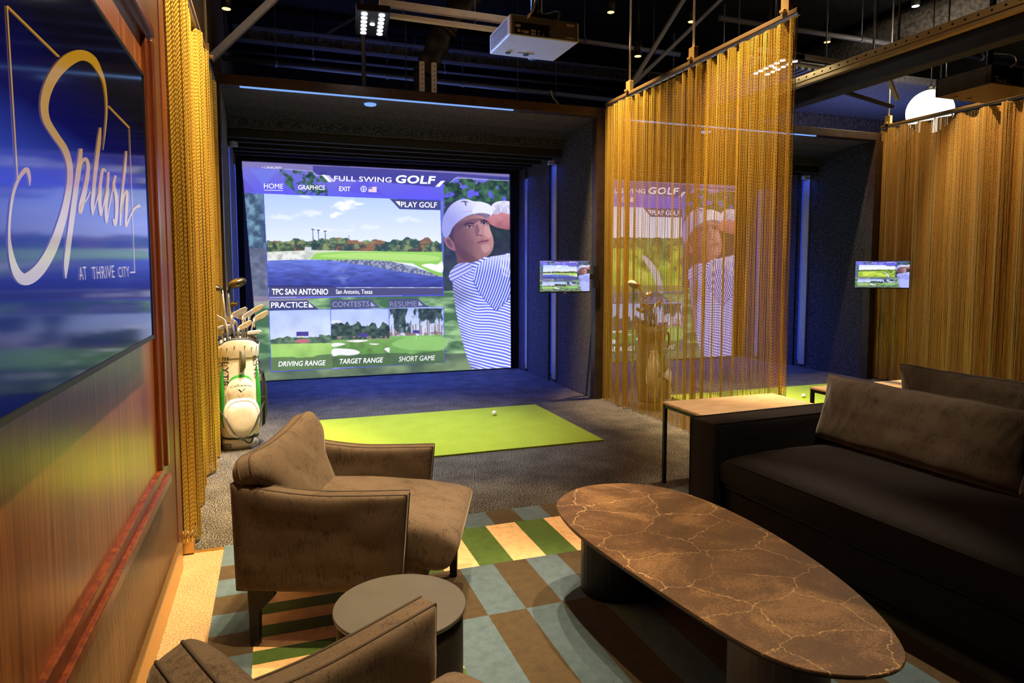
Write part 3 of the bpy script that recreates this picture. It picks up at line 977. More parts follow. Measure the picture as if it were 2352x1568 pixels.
    stroke(img, [(1526, 484), (1556, 470), (1592, 478)], 11, (50, 36, 48))
    stroke(img, [(1634, 460), (1660, 452), (1682, 462)], 10, (50, 36, 48))
    fill(img, [(1540, 497), (1558, 489), (1586, 496), (1562, 502)], (176, 156, 166), 1, True)
    fill(img, [(1642, 474), (1658, 466), (1676, 472), (1660, 480)], (176, 156, 166), 1, True)
    for ex, ey in ((1562, 495), (1658, 473)):
        fill(img, list(zip(ex + 8 * np.cos(th), ey + 8 * np.sin(th))), (36, 26, 36))
    stroke(img, [(1534, 497), (1558, 486), (1592, 496)], 5, (40, 28, 40))
    stroke(img, [(1636, 473), (1658, 463), (1680, 472)], 5, (40, 28, 40))
    stroke(img, [(1606, 556), (1626, 550), (1650, 558)], 6, (78, 48, 60))
    fill(img, [(1612, 606), (1640, 580), (1662, 584), (1690, 580), (1688, 594), (1650, 606)], (150, 84, 96), 1, True)
    stroke(img, [(1612, 606), (1648, 594), (1688, 588)], 4, (70, 36, 50))
    fill(img, [(1640, 622), (1690, 616), (1696, 650), (1660, 670)], (206, 160, 160), .5, True)
    fill(img, [(1660, 500), (1692, 500), (1708, 550), (1690, 572), (1664, 552)], (210, 162, 160), .55, True)
    # cap
    CAP = [(1378, 500), (1386, 440), (1412, 385), (1452, 340), (1500, 316), (1545, 313), (1590, 326), (1640, 330), (1690, 346), (1718, 376), (1716, 408), (1690, 434), (1672, 440), (1650, 420), (1600, 412), (1550, 424), (1496, 456), (1452, 500), (1430, 548), (1404, 572), (1386, 548)]
    fill(img, CAP, lambda X, Y: mixc((X - 1380) / 300 + (380 - Y) / 330, (146, 148, 214), (226, 228, 248)), 1, True)
    fill(img, [(1580, 390), (1610, 352), (1660, 340), (1706, 360), (1718, 392), (1694, 428), (1672, 438), (1650, 418), (1600, 410)], (222, 224, 244), .9, True)
    fill(img, [(1596, 412), (1640, 404), (1690, 412), (1700, 424), (1672, 442), (1648, 426)], (96, 78, 106), .8, True)
    stroke(img, [(1396, 520), (1440, 440), (1500, 400), (1580, 392)], 4, (150, 152, 206), .7)
    stroke(img, [(1452, 340), (1470, 420)], 3, (160, 162, 214), .6)
    # small monogram on the cap
    stroke(img, [(1508, 330), (1530, 326), (1552, 334)], 7, (64, 66, 112))
    stroke(img, [(1530, 328), (1540, 356)], 8, (64, 66, 112))
    # shirt
    BODY = [(1424, 832), (1440, 786), (1488, 744), (1560, 738), (1606, 728), (1660, 700), (1750, 690), (1838, 668), (1838, 1434), (1576, 1446), (1546, 1370), (1510, 1240), (1476, 1080), (1456, 960), (1450, 870)]

    def body(X, Y):
        ph = (Y - 0.34 * (X - 1450) + 18 * np.sin(X / 90) + 30 * (vnoise(X, Y, 160, 64, 2) - .5)) / 19.5
        s = np.clip(np.sin(2 * PI * ph) * 2.2 + .5, 0, 1)
        c = mixc(s, (82, 92, 214), (216, 222, 250))
        return c * np.clip(0.82 + (X - 1460) / 700 + (vnoise(X, Y, 120, 65, 3) - .5)[...] * .5, .6, 1.05)[..., None]
    fill(img, BODY, body, 1, False)

    def sleeve(X, Y):
        ph = (X + 0.28 * (Y - 700) + 0.0006 * (Y - 850) ** 2) / 17.5
        s = np.clip(np.sin(2 * PI * ph) * 2.2 + .3, 0, 1)
        c = mixc(s, (66, 78, 206), (204, 212, 250))
        lit = np.clip((800 - Y) / 130, 0, 1)[..., None]
        return np.clip(c * (1 - lit * .75) + C3((226, 230, 252)) * lit * .75, 0, 1)
    fill(img, [(1585, 850), (1600, 780), (1640, 730), (1710, 694), (1838, 676), (1838, 962), (1800, 1000), (1740, 1060), (1690, 1010), (1620, 930)], sleeve, 1, False)
    stroke(img, [(1585, 850), (1620, 930), (1690, 1010), (1740, 1060), (1800, 1000), (1838, 962)], 5, (58, 66, 178), .7)
    fill(img, [(1424, 832), (1440, 786), (1488, 744), (1560, 738), (1570, 790), (1500, 830), (1452, 860)], lambda X, Y: mixc(np.clip(np.sin((X * .5 + Y) * 2 * PI / 26) * 2 + .5, 0, 1), (110, 116, 206), (190, 194, 238)), 1, True)
    for k in range(4):
        stroke(img, [(1770 + k * 17, 700), (1776 + k * 16, 760 + 14 * k), (1790 + k * 13, 830)], 5, (236, 238, 252), .7)
    # anything outside the picture stays unlit
    sl, m = mask(scr)
    full = np.zeros((CH, CW), bool)
    full[sl] = m
    img[~full] = C3((10, 12, 34))
    img[full] = img[full] * 0.92 + C3((150, 150, 190)) * 0.08  # pale blue-grey haze mixed into the picture colours to lift its darks
    return np.clip(img, 0, 1)


def text_mesh(body, bold=0.0, shear=0.0, spacing=1.0):
    cu = bpy.data.curves.new('txt', 'FONT')
    cu.body = body
    cu.size = 1.0
    cu.offset = bold
    cu.shear = shear
    cu.space_character = spacing
    cu.resolution_u = 3
    o = bpy.data.objects.new('txt', cu)
    link(o)
    dg = bpy.context.evaluated_depsgraph_get()
    me = bpy.data.meshes.new_from_object(o.evaluated_get(dg))
    bpy.data.objects.remove(o)
    v = np.array([tuple(p.co) for p in me.vertices])[:, :2]
    f = [tuple(p.vertices) for p in me.polygons]
    bpy.data.meshes.remove(me)
    bpy.data.curves.remove(cu)
    return v, f


def fit_text(body, p0, p1, h, bold=0.012, shear=0.0, spacing=1.0):
    """text from baseline point p0 to p1 with letters h tall; returns 2D points and faces"""
    v, f = text_mesh(body, bold, shear, spacing)
    ymin, ymax = v[:, 1].min(), v[:, 1].max()
    if any(ch in 'gjpqy,' for ch in body):
        ymin = 0.0
        ymax = 0.73
    u = (v[:, 0] - v[:, 0].min()) / (v[:, 0].max() - v[:, 0].min())
    t = (v[:, 1] - ymin) / (ymax - ymin)
    d = np.array(p1, float) - np.array(p0, float)
    n = np.array([d[1], -d[0]]) / np.hypot(*d)
    pts = np.array(p0)[None] + u[:, None] * d[None] + t[:, None] * h * n[None]
    return pts, f


TEXTS = [
    ('v 1.24.04.27072', (178, 106), (310, 111), 15, 0.0, 0, 1, 'white'),
    ('FULL SWING', (660, 190), (1042, 200), 34, 0.008, 0, 1.05, 'white'),
    ('GOLF', (1070, 204), (1336, 212), 54, 0.03, 0.12, 1.05, 'white'),
    ('HOME', (192, 240), (320, 243), 34, 0.0, 0, 1, 'white'),
    ('GRAPHICS', (420, 248), (598, 251), 31, 0.01, 0, 1, 'white'),
    ('EXIT', (694, 257), (768, 259), 30, 0.01, 0, 1, 'white'),
    ('PLAY GOLF', (1106, 365), (1345, 369), 37, 0.012, 0, 1, 'white'),
    ('PRACTICE', (240, 1037), (482, 1033), 38, 0.014, 0, 1, 'white'),
    ('CONTESTS', (648, 1031), (895, 1026), 36, 0.012, 0, 1, 'dim'),
    ('RESUME', (1032, 1028), (1210, 1024), 34, 0.0, 0, 1, 'dim'),
    ('DRIVING RANGE', (288, 1427), (605, 1418), 34, 0.014, 0.22, 1, 'white'),
    ('TARGET RANGE', (698, 1410), (988, 1399), 34, 0.014, 0.22, 1, 'white'),
    ('SHORT GAME', (1092, 1394), (1335, 1384), 33, 0.0, 0.22, 1, 'white'),
]
LAKE_TEXTS = [('TPC SAN ANTONIO', (245, 948), (620, 948), 40, 0.022, 0, 1, 'white'), ('San Antonio, Texas', (672, 942), (915, 942), 30, 0.006, 0, 1, 'white')]
M['ui_white'] = emit('projected_white_lettering', srgb(244, 244, 255), 1.3)
M['ui_dim'] = emit('projected_grey_lettering', srgb(158, 162, 205), 0.9)


def colour_material(name, strength, rough=0.9, spec=0.05):
    m, nt, bs, out = new_mat(name)
    at = N(nt, 'ShaderNodeAttribute')
    at.attribute_name = 'picture'
    nt.links.new(at.outputs['Color'], bs.inputs['Emission Color'])
    set_in(bs, {'Base Color': (0.02, 0.02, 0.02, 1), 'Emission Strength': strength, 'Roughness': rough, 'Specular IOR Level': spec})
    return m


def lin(img):
    return np.where(img <= 0.04045, img / 12.92, ((img + 0.055) / 1.055) ** 2.4)


def picture_mesh(name, cols, pos, mat, parent):
    """cols (h,w,3) linear, pos (h,w,3): one coloured sheet"""
    h, w = cols.shape[:2]
    me = bpy.data.meshes.new(name)
    idx = np.arange(h * w).reshape(h, w)
    quads = np.stack([idx[1:, :-1], idx[1:, 1:], idx[:-1, 1:], idx[:-1, :-1]], -1).reshape(-1, 4)
    me.vertices.add(h * w)
    me.vertices.foreach_set('co', pos.reshape(-1).astype(np.float32))
    nq = len(quads)
    me.loops.add(nq * 4)
    me.loops.foreach_set('vertex_index', quads.reshape(-1).astype(np.int32))
    me.polygons.add(nq)
    me.polygons.foreach_set('loop_start', (np.arange(nq) * 4).astype(np.int32))
    me.polygons.foreach_set('loop_total', np.full(nq, 4, np.int32))
    me.update(calc_edges=True)
    at = me.color_attributes.new('picture', 'FLOAT_COLOR', 'POINT')
    at.data.foreach_set('color', np.concatenate([cols, np.ones((h, w, 1))], -1).reshape(-1).astype(np.float32))
    me.materials.append(mat)
    o = bpy.data.objects.new(name, me)
    link(o)
    o.parent = parent
    return o


M['projection'] = colour_material('projected_picture', 1.25)
M['lcd'] = colour_material('lcd_picture', 1.25, 0.3, 0.3)


def raster_text(img, pts, faces, col):
    for f in faces:
        fill(img, pts[list(f)], col)


def text_object(name, pieces, mapper, mat, parent):
    mb = MB()
    for pts, f in pieces:
        mb.add([mapper(x, y) for x, y in pts], f)
    return mb.build(name, mat, parent)


YS = 8.1


def impact_screen(dx, kind, label):
    t = thing('impact_screen', label, 'screen', (dx, YS, 0), 0, 'impact screens at the back of the bays')
    img = paint(kind)
    texts = TEXTS + (LAKE_TEXTS if kind == 'lake' else [])
    pieces = {'white': [], 'dim': []}
    for body, p0, p1, h, bold, shear, sp, key in texts:
        pieces[key].append(fit_text(body, p0, p1, h, bold, shear, sp))
    # picture: two by two average for soft edges
    small = img.reshape(CH // 2, 2, CW // 2, 2, 3).mean((1, 3))
    hh, ww = small.shape[:2]
    X, Z = np.meshgrid(np.linspace(CX0, CX1, ww), np.linspace(CZ1, CZ0 + 0.004, hh))
    pos = np.stack([X, np.zeros_like(X), Z], -1)
    picture_mesh('picture', lin(small), pos, M['projection'], t)
    mp = lambda x, y: (float(art(x, y)[0]), -0.003, float(art(x, y)[1]))
    for pc in pieces['white']:
        text_object('lettering', [pc], mp, M['ui_white'], t)
    for pc in pieces['dim']:
        text_object('lettering', [pc], mp, M['ui_dim'], t)
    text_object('underline', [(np.array([(194, 250), (318, 253), (318, 256), (194, 253)]), [(0, 1, 2, 3)])], mp, M['ui_white'], t)
    MB().box(CX0, 0.004, 0, CX1, 0.03, CZ1 + 0.03).build('screen_cloth', M['matte_black'], t)
    for key, c in (('white', (238, 238, 252)), ('dim', (158, 162, 205))):
        for pts, f in pieces[key]:
            raster_text(img, pts, f, c)
    return img


IMG1 = impact_screen(0.0, 'lake', 'projected golf menu with lake picture in the full bay, beside the white golf bag')
IMG2 = impact_screen(3.49, 'field', 'projected golf menu with green course, seen through the gold chain curtain')


# ------------------------------------------------------------------ simulator bays
def bay(x0, x1, label, yb=8.16, xs_l=None, lightbar=True):
    yf = 5.9
    t = thing('simulator_bay', label, 'golf bay', ((x0 + x1) / 2, yf, 0), 0, 'golf simulator bays')
    ox = (x0 + x1) / 2
    a, c = x0 - ox, x1 - ox
    pw = 0.085
    MB().box(a - pw, 0, 2.775, c + pw, 0.10, 2.86).build('header_beam', M['dark_bronze'], t, 0.004)
    MB().box(a - pw, 0, 0, a, 0.10, 2.775).build('post', M['dark_bronze'], t, 0.004)
    MB().box(c, 0, 0, c + pw, 0.10, 2.775).build('post', M['dark_bronze'], t, 0.004)
    # felt soffit behind the header, dipping slightly
    s = MB()
    prof = [(0.10, 2.775), (0.35, 2.765), (0.6, 2.74), (0.78, 2.69), (0.8, 2.60), (0.84, 2.60), (0.84, 2.80), (0.10, 2.80)]
    n = len(prof)
    v = [(a - 0.03, y, z) for y, z in prof] + [(c + 0.03, y, z) for y, z in prof]
    s.add(v, [tuple(range(n)), tuple(reversed(range(n, 2 * n)))] + [(k, n + k, n + (k + 1) % n, (k + 1) % n) for k in range(n)])
    s.build('soffit', M['felt'], t)
    for k, (y, zb) in enumerate(((0.86, 2.52), (1.15, 2.53), (1.45, 2.53), (1.75, 2.54), (2.05, 2.55))):
        MB().box(a, y, zb, c, y + 0.05, 2.84).build('baffle', M['matte_black'], t)
    MB().box(a - 0.05, 0.1, 2.84, c + 0.05, yb - yf + 0.05, 2.87).build('roof_panel', M['matte_black'], t)
    MB().box(a - 0.05, yb - yf, 0, c + 0.05, yb - yf + 0.05, 2.84).build('rear_panel', M['matte_black'], t)
    # side walls: felt panels with blue-lit pockets between them
    for sgn, xe in ((-1, a), (1, c)):
        def sb(xi, xo, y0, y1, z0, z1):
            lo, hi = sorted((xe - sgn * xi, xe + sgn * xo))
            return MB().box(lo, y0, z0, hi, y1, z1)
        sb(0.0, 0.05, 0.10, 0.80, 0, 2.775).build('side_panel', M['felt'], t, 0.006)
        sb(0.0, 0.05, 1.20, 1.86, 0, 2.60).build('side_panel', M['felt_blue'], t, 0.006)
        sb(0.0, 0.07, 1.96, 2.20, 0, 2.56).build('side_panel', M['felt_blue'], t, 0.006)
        sb(-0.05, 0.02, 0.80, 2.20, 0, 2.84).build('side_backing', M['felt_blue'], t)
        ch = sb(0.0, 0.04, 0.99, 1.10, 0.04, 2.47).build('light_channel', M['alu_blue'], t, 0.004)
        sb(0.004, 0.0, 1.10, 1.112, 0.1, 2.46).build('led_strip', M['led_blue'], ch)
        ch = sb(0.01, 0.04, 1.875, 1.935, 0.04, 2.42).build('light_channel', M['alu_blue'], t, 0.004)
        sb(0.014, -0.01, 1.935, 1.945, 0.1, 2.4).build('led_strip', M['led_blue'], ch)
        cl = MB()
        bx = xe - sgn * 0.05
        cl.box(bx - 0.03, 0.98, 2.46, bx + 0.03, 1.05, 2.50)
        cl.box(bx - 0.015, 0.93, 2.475, bx + 0.015, 0.98, 2.495)
        cl.build('bracket', M['galv'], t)
    if lightbar:
        MB().box(a + 0.15, 0.012, 2.766, c - 0.86, 0.034, 2.776).build('light_bar', M['led_pale'], t)
        MB().lathe([(0.05, 0), (0.055, 0.012)], (a + 1.22, 0.22, 2.755), 24).build('downlight', M['led_pale'], t)
    return t


bay(-0.372, 2.992, 'full golf simulator bay with dark bronze frame, behind the lime mat and armchair')
b2 = bay(3.18, 6.56, 'golf simulator bay beyond the chain curtain, only its far side in plain view')
area((0.95, 5.93, 2.755), (0.95, 6.2, 2.0), 1.2, (0.5, 0.7, 1.0), 2.2, 0.02)
area((4.5, 5.93, 2.755), (4.5, 6.2, 2.0), 1.2, (0.5, 0.7, 1.0), 2.2, 0.02)


# ------------------------------------------------------------------ monitors
def monitor(loc, rz, w, h, img, label, post):
    t = thing('monitor', label, 'monitor', loc, rz, 'small monitors on the bay posts')
    MB().box(-w / 2 - 0.006, 0, -h / 2 - 0.012, w / 2 + 0.006, 0.03, h / 2 + 0.006).build('housing', M['black_metal'], t, 0.003)
    MB().box(-0.012, -0.002, -h / 2 - 0.02, 0.012, 0.012, -h / 2 - 0.010).build('badge', M['grey_paint'], t)
    hh, ww = 150, 260
    S, T = np.meshgrid(np.linspace(0.005, 0.995, ww), np.linspace(0.005, 0.995, hh))
    tl, tr, br, bl = (np.array(q, float) for q in ((48, 66), (1824, 150), (1834, 1428), (176, 1516)))
    P = (tl * (1 - S[..., None]) + tr * S[..., None]) * (1 - T[..., None]) + (bl * (1 - S[..., None]) + br * S[..., None]) * T[..., None]
    px, pz = art(P[..., 0], P[..., 1])
    acc = 0
    for dx_ in (-2, 0, 2):
        for dy_ in (-2, 0, 2):
            ci = np.clip(((px - CX0) / (CX1 - CX0) * CW + dx_).astype(int), 0, CW - 1)
            ri = np.clip(((CZ1 - pz) / (CZ1 - CZ0) * CH + dy_).astype(int), 0, CH - 1)
            acc = acc + img[ri, ci] / 9
    X, Z = np.meshgrid(np.linspace(-w / 2, w / 2, ww), np.linspace(h / 2, -h / 2, hh))
    picture_mesh('display', lin(acc), np.stack([X, np.full_like(X, -0.002), Z], -1), M['lcd'], t)
    inv = (Matrix.Translation(loc) @ Matrix.Rotation(rz, 4, 'Z')).inverted()
    q = inv @ Vector(post)
    arm = MB().bar((0.05, 0.045, 0), (w * 0.3, 0.10, 0), 0.03, 0.05).bar((w * 0.3, 0.10, 0), q, 0.03, 0.05)
    arm.box(-0.06, 0.03, -0.06, 0.06, 0.05, 0.06)
    arm.box(q.x - 0.03, q.y - 0.02, q.z - 0.11, q.x + 0.03, q.y + 0.02, q.z + 0.11)
    arm.build('wall_arm', M['black_metal'], t)


monitor((2.59, 5.75, 1.232), 0.0, 0.515, 0.288, IMG1, 'small monitor with lake picture fixed to the post of the full bay', (2.975, 5.88, 1.22))
monitor((6.30, 5.52, 1.24), R(-38), 0.53, 0.288, IMG2, 'small monitor with green course picture in front of the far curtain', (6.56, 5.88, 1.22))

# ------------------------------------------------------------------ wall television with script logo
HT = np.array([[-9.793804136300373e-05, -2.031852909789264e-05, 1.2230608540932562], [-0.0009482385172465087, -0.00026451222818137056, 1.70069656542549], [-0.0007294142440362474, 1.940023113700979e-05, 1.0]])
TVX = -0.375


def tvmap(x, y):
    w = HT[2, 0] * x + HT[2, 1] * y + 1
    return (TVX + 0.0015, (HT[0, 0] * x + HT[0, 1] * y + HT[0, 2]) / w, (HT[1, 0] * x + HT[1, 1] * y + HT[1, 2]) / w)


def catmull(pts, n=8):
    P = np.array([pts[0]] + list(pts) + [pts[-1]], float)
    out = []
    for i in range(1, len(P) - 2):
        p0, p1, p2, p3 = P[i - 1], P[i], P[i + 1], P[i + 2]
        for t in np.arange(n) / n:
            out.append(0.5 * ((2 * p1) + (-p0 + p2) * t + (2 * p0 - 5 * p1 + 4 * p2 - p3) * t * t + (-p0 + 3 * p1 - 3 * p2 + p3) * t ** 3))
    out.append(P[-1])
    return np.array(out)


def ribbon(mb, pts, mapper, straight=False):
    C = np.array(pts, float) if straight else catmull(pts)
    d = np.gradient(C[:, :2], axis=0)
    n = np.stack([-d[:, 1], d[:, 0]], 1) / (np.hypot(d[:, 0], d[:, 1])[:, None] + 1e-9)
    L = C[:, :2] + n * C[:, 2:3] / 2
    Rr = C[:, :2] - n * C[:, 2:3] / 2
    v = [mapper(*p) for p in L] + [mapper(*p) for p in Rr]
    k = len(L)
    mb.add(v, [(i, i + 1, k + i + 1, k + i) for i in range(k - 1)])


tv = thing('television', 'large wall television showing a gold script logo on dark blue', 'television', (0, 0, 0))
tb = MB()
TY0, TY1, TZ0, TZ1 = 0.95, 2.418, 1.086, 1.908
tb.box(XW + 0.006, TY0 - 0.006, TZ0 - 0.006, TVX - 0.004, TY1 + 0.006, TZ1 + 0.006)
tb.build('housing', M['black_metal'], tv, 0.002)
fb = MB()
for (y0, z0, y1, z1) in ((TY0 - 0.008, TZ0 - 0.012, TY1 + 0.008, TZ0), (TY0 - 0.008, TZ1, TY1 + 0.008, TZ1 + 0.008), (TY1, TZ0, TY1 + 0.008, TZ1), (TY0 - 0.008, TZ0, TY0, TZ1)):
    fb.box(TVX - 0.014, y0, z0, TVX + 0.003, y1, z1)
fb.build('bezel', M['black_metal'], tv)


def tv_screen_mat():
    m, nt, bs, out = new_mat('television_glass')
    tc = N(nt, 'ShaderNodeTexCoord')
    sp = N(nt, 'ShaderNodeSeparateXYZ')
    nt.links.new(tc.outputs['Object'], sp.inputs[0])
    mr = N(nt, 'ShaderNodeMapRange')
    mr.inputs['From Min'].default_value = TZ0
    mr.inputs['From Max'].default_value = TZ1
    nt.links.new(sp.outputs[2], mr.inputs['Value'])
    c = ramp(nt, mr.outputs[0], [(0.0, (0.001, 0.003, 0.03, 1)), (0.22, (0.006, 0.014, 0.14, 1)), (0.42, (0.03, 0.06, 0.42, 1)), (0.60, (0.001, 0.002, 0.07, 1)), (0.80, (0.0005, 0.0006, 0.005, 1))])
    nt.links.new(c, bs.inputs['Emission Color'])
    set_in(bs, {'Base Color': (0.004, 0.004, 0.006, 1), 'Emission Strength': 1.0, 'Roughness': 0.08, 'Specular IOR Level': 0.22})
    return m


def logo_mat():
    m, nt, bs, out = new_mat('gold_script_logo')
    tc = N(nt, 'ShaderNodeTexCoord')
    sp = N(nt, 'ShaderNodeSeparateXYZ')
    nt.links.new(tc.outputs['Object'], sp.inputs[0])
    mr = N(nt, 'ShaderNodeMapRange')
    mr.inputs['From Min'].default_value = 1.2
    mr.inputs['From Max'].default_value = 1.72
    nt.links.new(sp.outputs[2], mr.inputs['Value'])
    c = ramp(nt, mr.outputs[0], [(0.0, srgb(186, 182, 186)), (0.3, srgb(176, 160, 168)), (0.55, srgb(170, 136, 96)), (1.0, srgb(166, 118, 12))])
    nt.links.new(c, bs.inputs['Emission Color'])
    set_in(bs, {'Base Color': (0.02, 0.02, 0.02, 1), 'Emission Strength': 1.0, 'Roughness': 0.12})
    return m


M['tv_glass'] = tv_screen_mat()
M['logo'] = logo_mat()
MB().add([(TVX, TY0, TZ0), (TVX, TY1, TZ0), (TVX, TY1, TZ1), (TVX, TY0, TZ1)], [(0, 1, 2, 3)]).build('display', M['tv_glass'], tv)
lg = MB()
ribbon(lg, [(527, 772, 3), (541, 650, 7), (546, 540, 9), (534, 430, 14), (507, 360, 26), (470, 305, 42), (412, 284, 56), (345, 312, 64), (282, 378, 58), (240, 460, 50), (224, 545, 42), (236, 620, 38), (280, 694, 36), (328, 765, 34), (352, 840, 31), (356, 920, 30), (342, 1020, 33), (316, 1130, 40), (272, 1260, 50), (218, 1360, 58), (165, 1418, 64), (118, 1436, 60), (80, 1400, 44), (54, 1320, 28), (42, 1220, 14), (46, 1110, 12), (62, 1000, 15), (86, 930, 17), (112, 888, 21), (134, 872, 22), (147, 915, 15), (148, 956, 4)], tvmap)
lg.build('script_stroke', M['logo'], tv)
lg = MB()
ribbon(lg, [(413, 764, 16), (404, 850, 26), (388, 960, 26), (372, 1080, 27), (352, 1230, 27), (338, 1350, 26), (334, 1432, 5)], tvmap)
lg.build('script_stroke', M['logo'], tv)
lg = MB()
ribbon(lg, [(400, 880, 8), (420, 830, 14), (438, 818, 18), (450, 850, 18), (446, 910, 22), (432, 980, 24), (416, 1050, 28), (408, 1096, 16), (412, 1060, 8), (440, 1030, 6), (462, 985, 6)], tvmap)
lg.build('script_stroke', M['logo'], tv)
lg = MB()
ribbon(lg, [(514, 656, 8), (508, 720, 18), (498, 800, 20), (487, 890, 20), (478, 980, 18), (472, 1050, 18), (474, 1106, 8)], tvmap)
lg.build('script_stroke', M['logo'], tv)
lg = MB()
ribbon(lg, [(474, 1104, 5), (500, 1010, 6), (508, 960, 6)], tvmap)
lg.build('script_stroke', M['logo'], tv)
lg = MB()
ribbon(lg, [(542, 884, 6), (526, 872, 14), (516, 930, 16), (509, 1010, 18), (513, 1080, 16), (518, 1108, 7), (530, 1050, 5), (548, 960, 7)], tvmap)
lg.build('script_stroke', M['logo'], tv)
lg = MB()
ribbon(lg, [(555, 884, 12), (550, 970, 15), (542, 1060, 17), (545, 1145, 8), (560, 1060, 5), (586, 930, 5)], tvmap)
lg.build('script_stroke', M['logo'], tv)
lg = MB()
ribbon(lg, [(592, 902, 12), (583, 950, 15), (595, 1010, 17), (598, 1080, 17), (590, 1156, 12), (580, 1126, 8)], tvmap)
lg.build('script_stroke', M['logo'], tv)
lg = MB()
ribbon(lg, [(648, 776, 8), (641, 860, 14), (630, 960, 13), (621, 1060, 13), (615, 1160, 7)], tvmap)
lg.build('script_stroke', M['logo'], tv)
lg = MB()
ribbon(lg, [(618, 1100, 5), (638, 1000, 8), (651, 990, 13), (648, 1080, 14), (645, 1164, 10), (664, 1120, 8), (690, 1072, 11), (718, 1056, 17)], tvmap)
lg.build('script_stroke', M['logo'], tv)
for a_, b_, w in (((31, 30), (85, 922), 8), ((31, 30), (300, 292), 10), ((555, 545), (663, 656), 7), ((663, 654), (691, 1404), 3), ((692, 1400), (668, 1401), 8)):
    lg = MB()
    ribbon(lg, [(a_[0], a_[1], w), (b_[0], b_[1], w)], tvmap, True)
    lg.build('logo_frame', M['logo'], tv)
for body, p0, p1, h in (('AT', (406, 1441), (444, 1438), 68), ('THRIVE', (473, 1437), (588, 1428), 64), ('CITY', (608, 1427), (664, 1423), 54)):
    pts, f = fit_text(body, p0, p1, h, 0.0, 0, 1.1)
    lg = MB()
    lg.add([tvmap(*p) for p in pts], f)
    lg.build('lettering', M['logo'], tv)


# ------------------------------------------------------------------ chain curtains
def curtain(x, y0, y1, z0, z1, mat, label, seed, spacing, width, amp, lam, wob):
    rnd = random.Random(seed)
    ph = [rnd.uniform(0, 6.28) for _ in range(6)]

    def off(y):
        a = amp * (0.62 + 0.38 * math.sin(y * 5.3 + ph[0])) * (0.7 + 0.3 * math.sin(y * 12.1 + ph[1]))
        return a * math.sin(2 * PI * y / lam + 1.1 * math.sin(y * 4.3 + ph[2])) + wob * math.sin(y * 3.1 + ph[3]) * 0.5
    t = thing('chain_curtain', label, 'curtain', (x, (y0 + y1) / 2, 0), 0, 'gold chain curtains')
    yc = (y0 + y1) / 2
    # walk along the pleated path at even arc length
    path, uvs = MB(), []
    y, last, acc = y0, (x + off(y0), y0), spacing
    st = 0.0006
    while y <= y1:
        p = (x + off(y), y)
        acc += math.hypot(p[0] - last[0], p[1] - last[1])
        last = p
        if acc >= spacing:
            acc = 0.0
            q = (x + off(y + 0.001) - p[0], 0.001)
            l = math.hypot(*q)
            tx, ty = q[0] / l, q[1] / l
            nx, ny = ty, -tx
            jz = rnd.uniform(0, 0.012)
            vj = rnd.uniform(0, 0.02)
            zz = [z0 + jz, z0 + 0.75, z0 + 1.5, z1]
            dr = [rnd.uniform(-0.004, 0.004) for _ in zz]
            cross = [(-0.5, 0), (0, 0.32), (0.5, 0), (0, -0.32)]
            rings = []
            for zi, z in enumerate(zz):
                cx_, cy_ = p[0] - x + dr[zi] * nx, p[1] - yc + dr[zi] * ny
                rings.append([(cx_ + (tx * a_ + nx * b_) * width, cy_ + (ty * a_ + ny * b_) * width, z) for a_, b_ in cross])
            path.loft(rings, 0, False, False)
            us = [0.0, 0.5, 1.0, 0.5]
            for i in range(len(zz) - 1):
                for k in range(4):
                    k2 = (k + 1) % 4
                    uvs += [(us[k], zz[i] + vj), (us[k2], zz[i] + vj), (us[k2], zz[i + 1] + vj), (us[k], zz[i + 1] + vj)]
        y += st
    path.build('chain_strands', mat, t, uv=uvs)
    rail = MB().box(-0.020, y0 - yc, z1 + 0.026, 0.020, y1 - yc, z1 + 0.056)
    rail.build('rail', M['rail_dark'], t, 0.004)
    MB().box(-0.012, y0 - yc, z1 + 0.012, 0.012, y1 - yc, z1 + 0.026).build('track', M['galv'], t)
    k = y0 + 0.05
    while k < y1:
        MB().box(off(k) * 0.3 - 0.004, k - yc - 0.005, z1 - 0.012, off(k) * 0.3 + 0.004, k - yc + 0.005, z1 + 0.014).build('glider', M['gold_rail'], t)
        k += lam * 0.9
    return t, yc


CURT_H = 2.84
tcl, ycl = curtain(-0.412, 3.325, 5.86, 0.01, 2.74, M['chain'], 'gold chain curtain along the timber wall, left of the white golf bag', 3, 0.0140, 0.0118, 0.050, 0.30, 0.01)
tc1, yc1 = curtain(3.07, 3.355, 5.86, 0.008, CURT_H, M['chain'], 'gold chain curtain hanging between the two bays behind the pale side table', 5, 0.0068, 0.0042, 0.046, 0.118, 0.03)
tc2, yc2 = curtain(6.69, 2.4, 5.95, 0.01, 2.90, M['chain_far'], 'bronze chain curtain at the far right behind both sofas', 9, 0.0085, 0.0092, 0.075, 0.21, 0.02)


def hangers(t, yc, ys_, zr, ztop=4.6):
    for y in ys_:
        br = MB().box(-0.02, y - yc - 0.035, zr + 0.05, 0.02, y - yc + 0.035, zr + 0.15)
        br.box(-0.045, y - yc - 0.02, zr + 0.055, 0.045, y - yc + 0.02, zr + 0.075)
        b_ = br.build('hanger_bracket', M['gold_rail'], t, 0.003)
        MB().tube([(0, y - yc, zr + 0.14), (0, y - yc, ztop)], 0.009, 8).build('hanger_rod', M['white_paint'], b_)


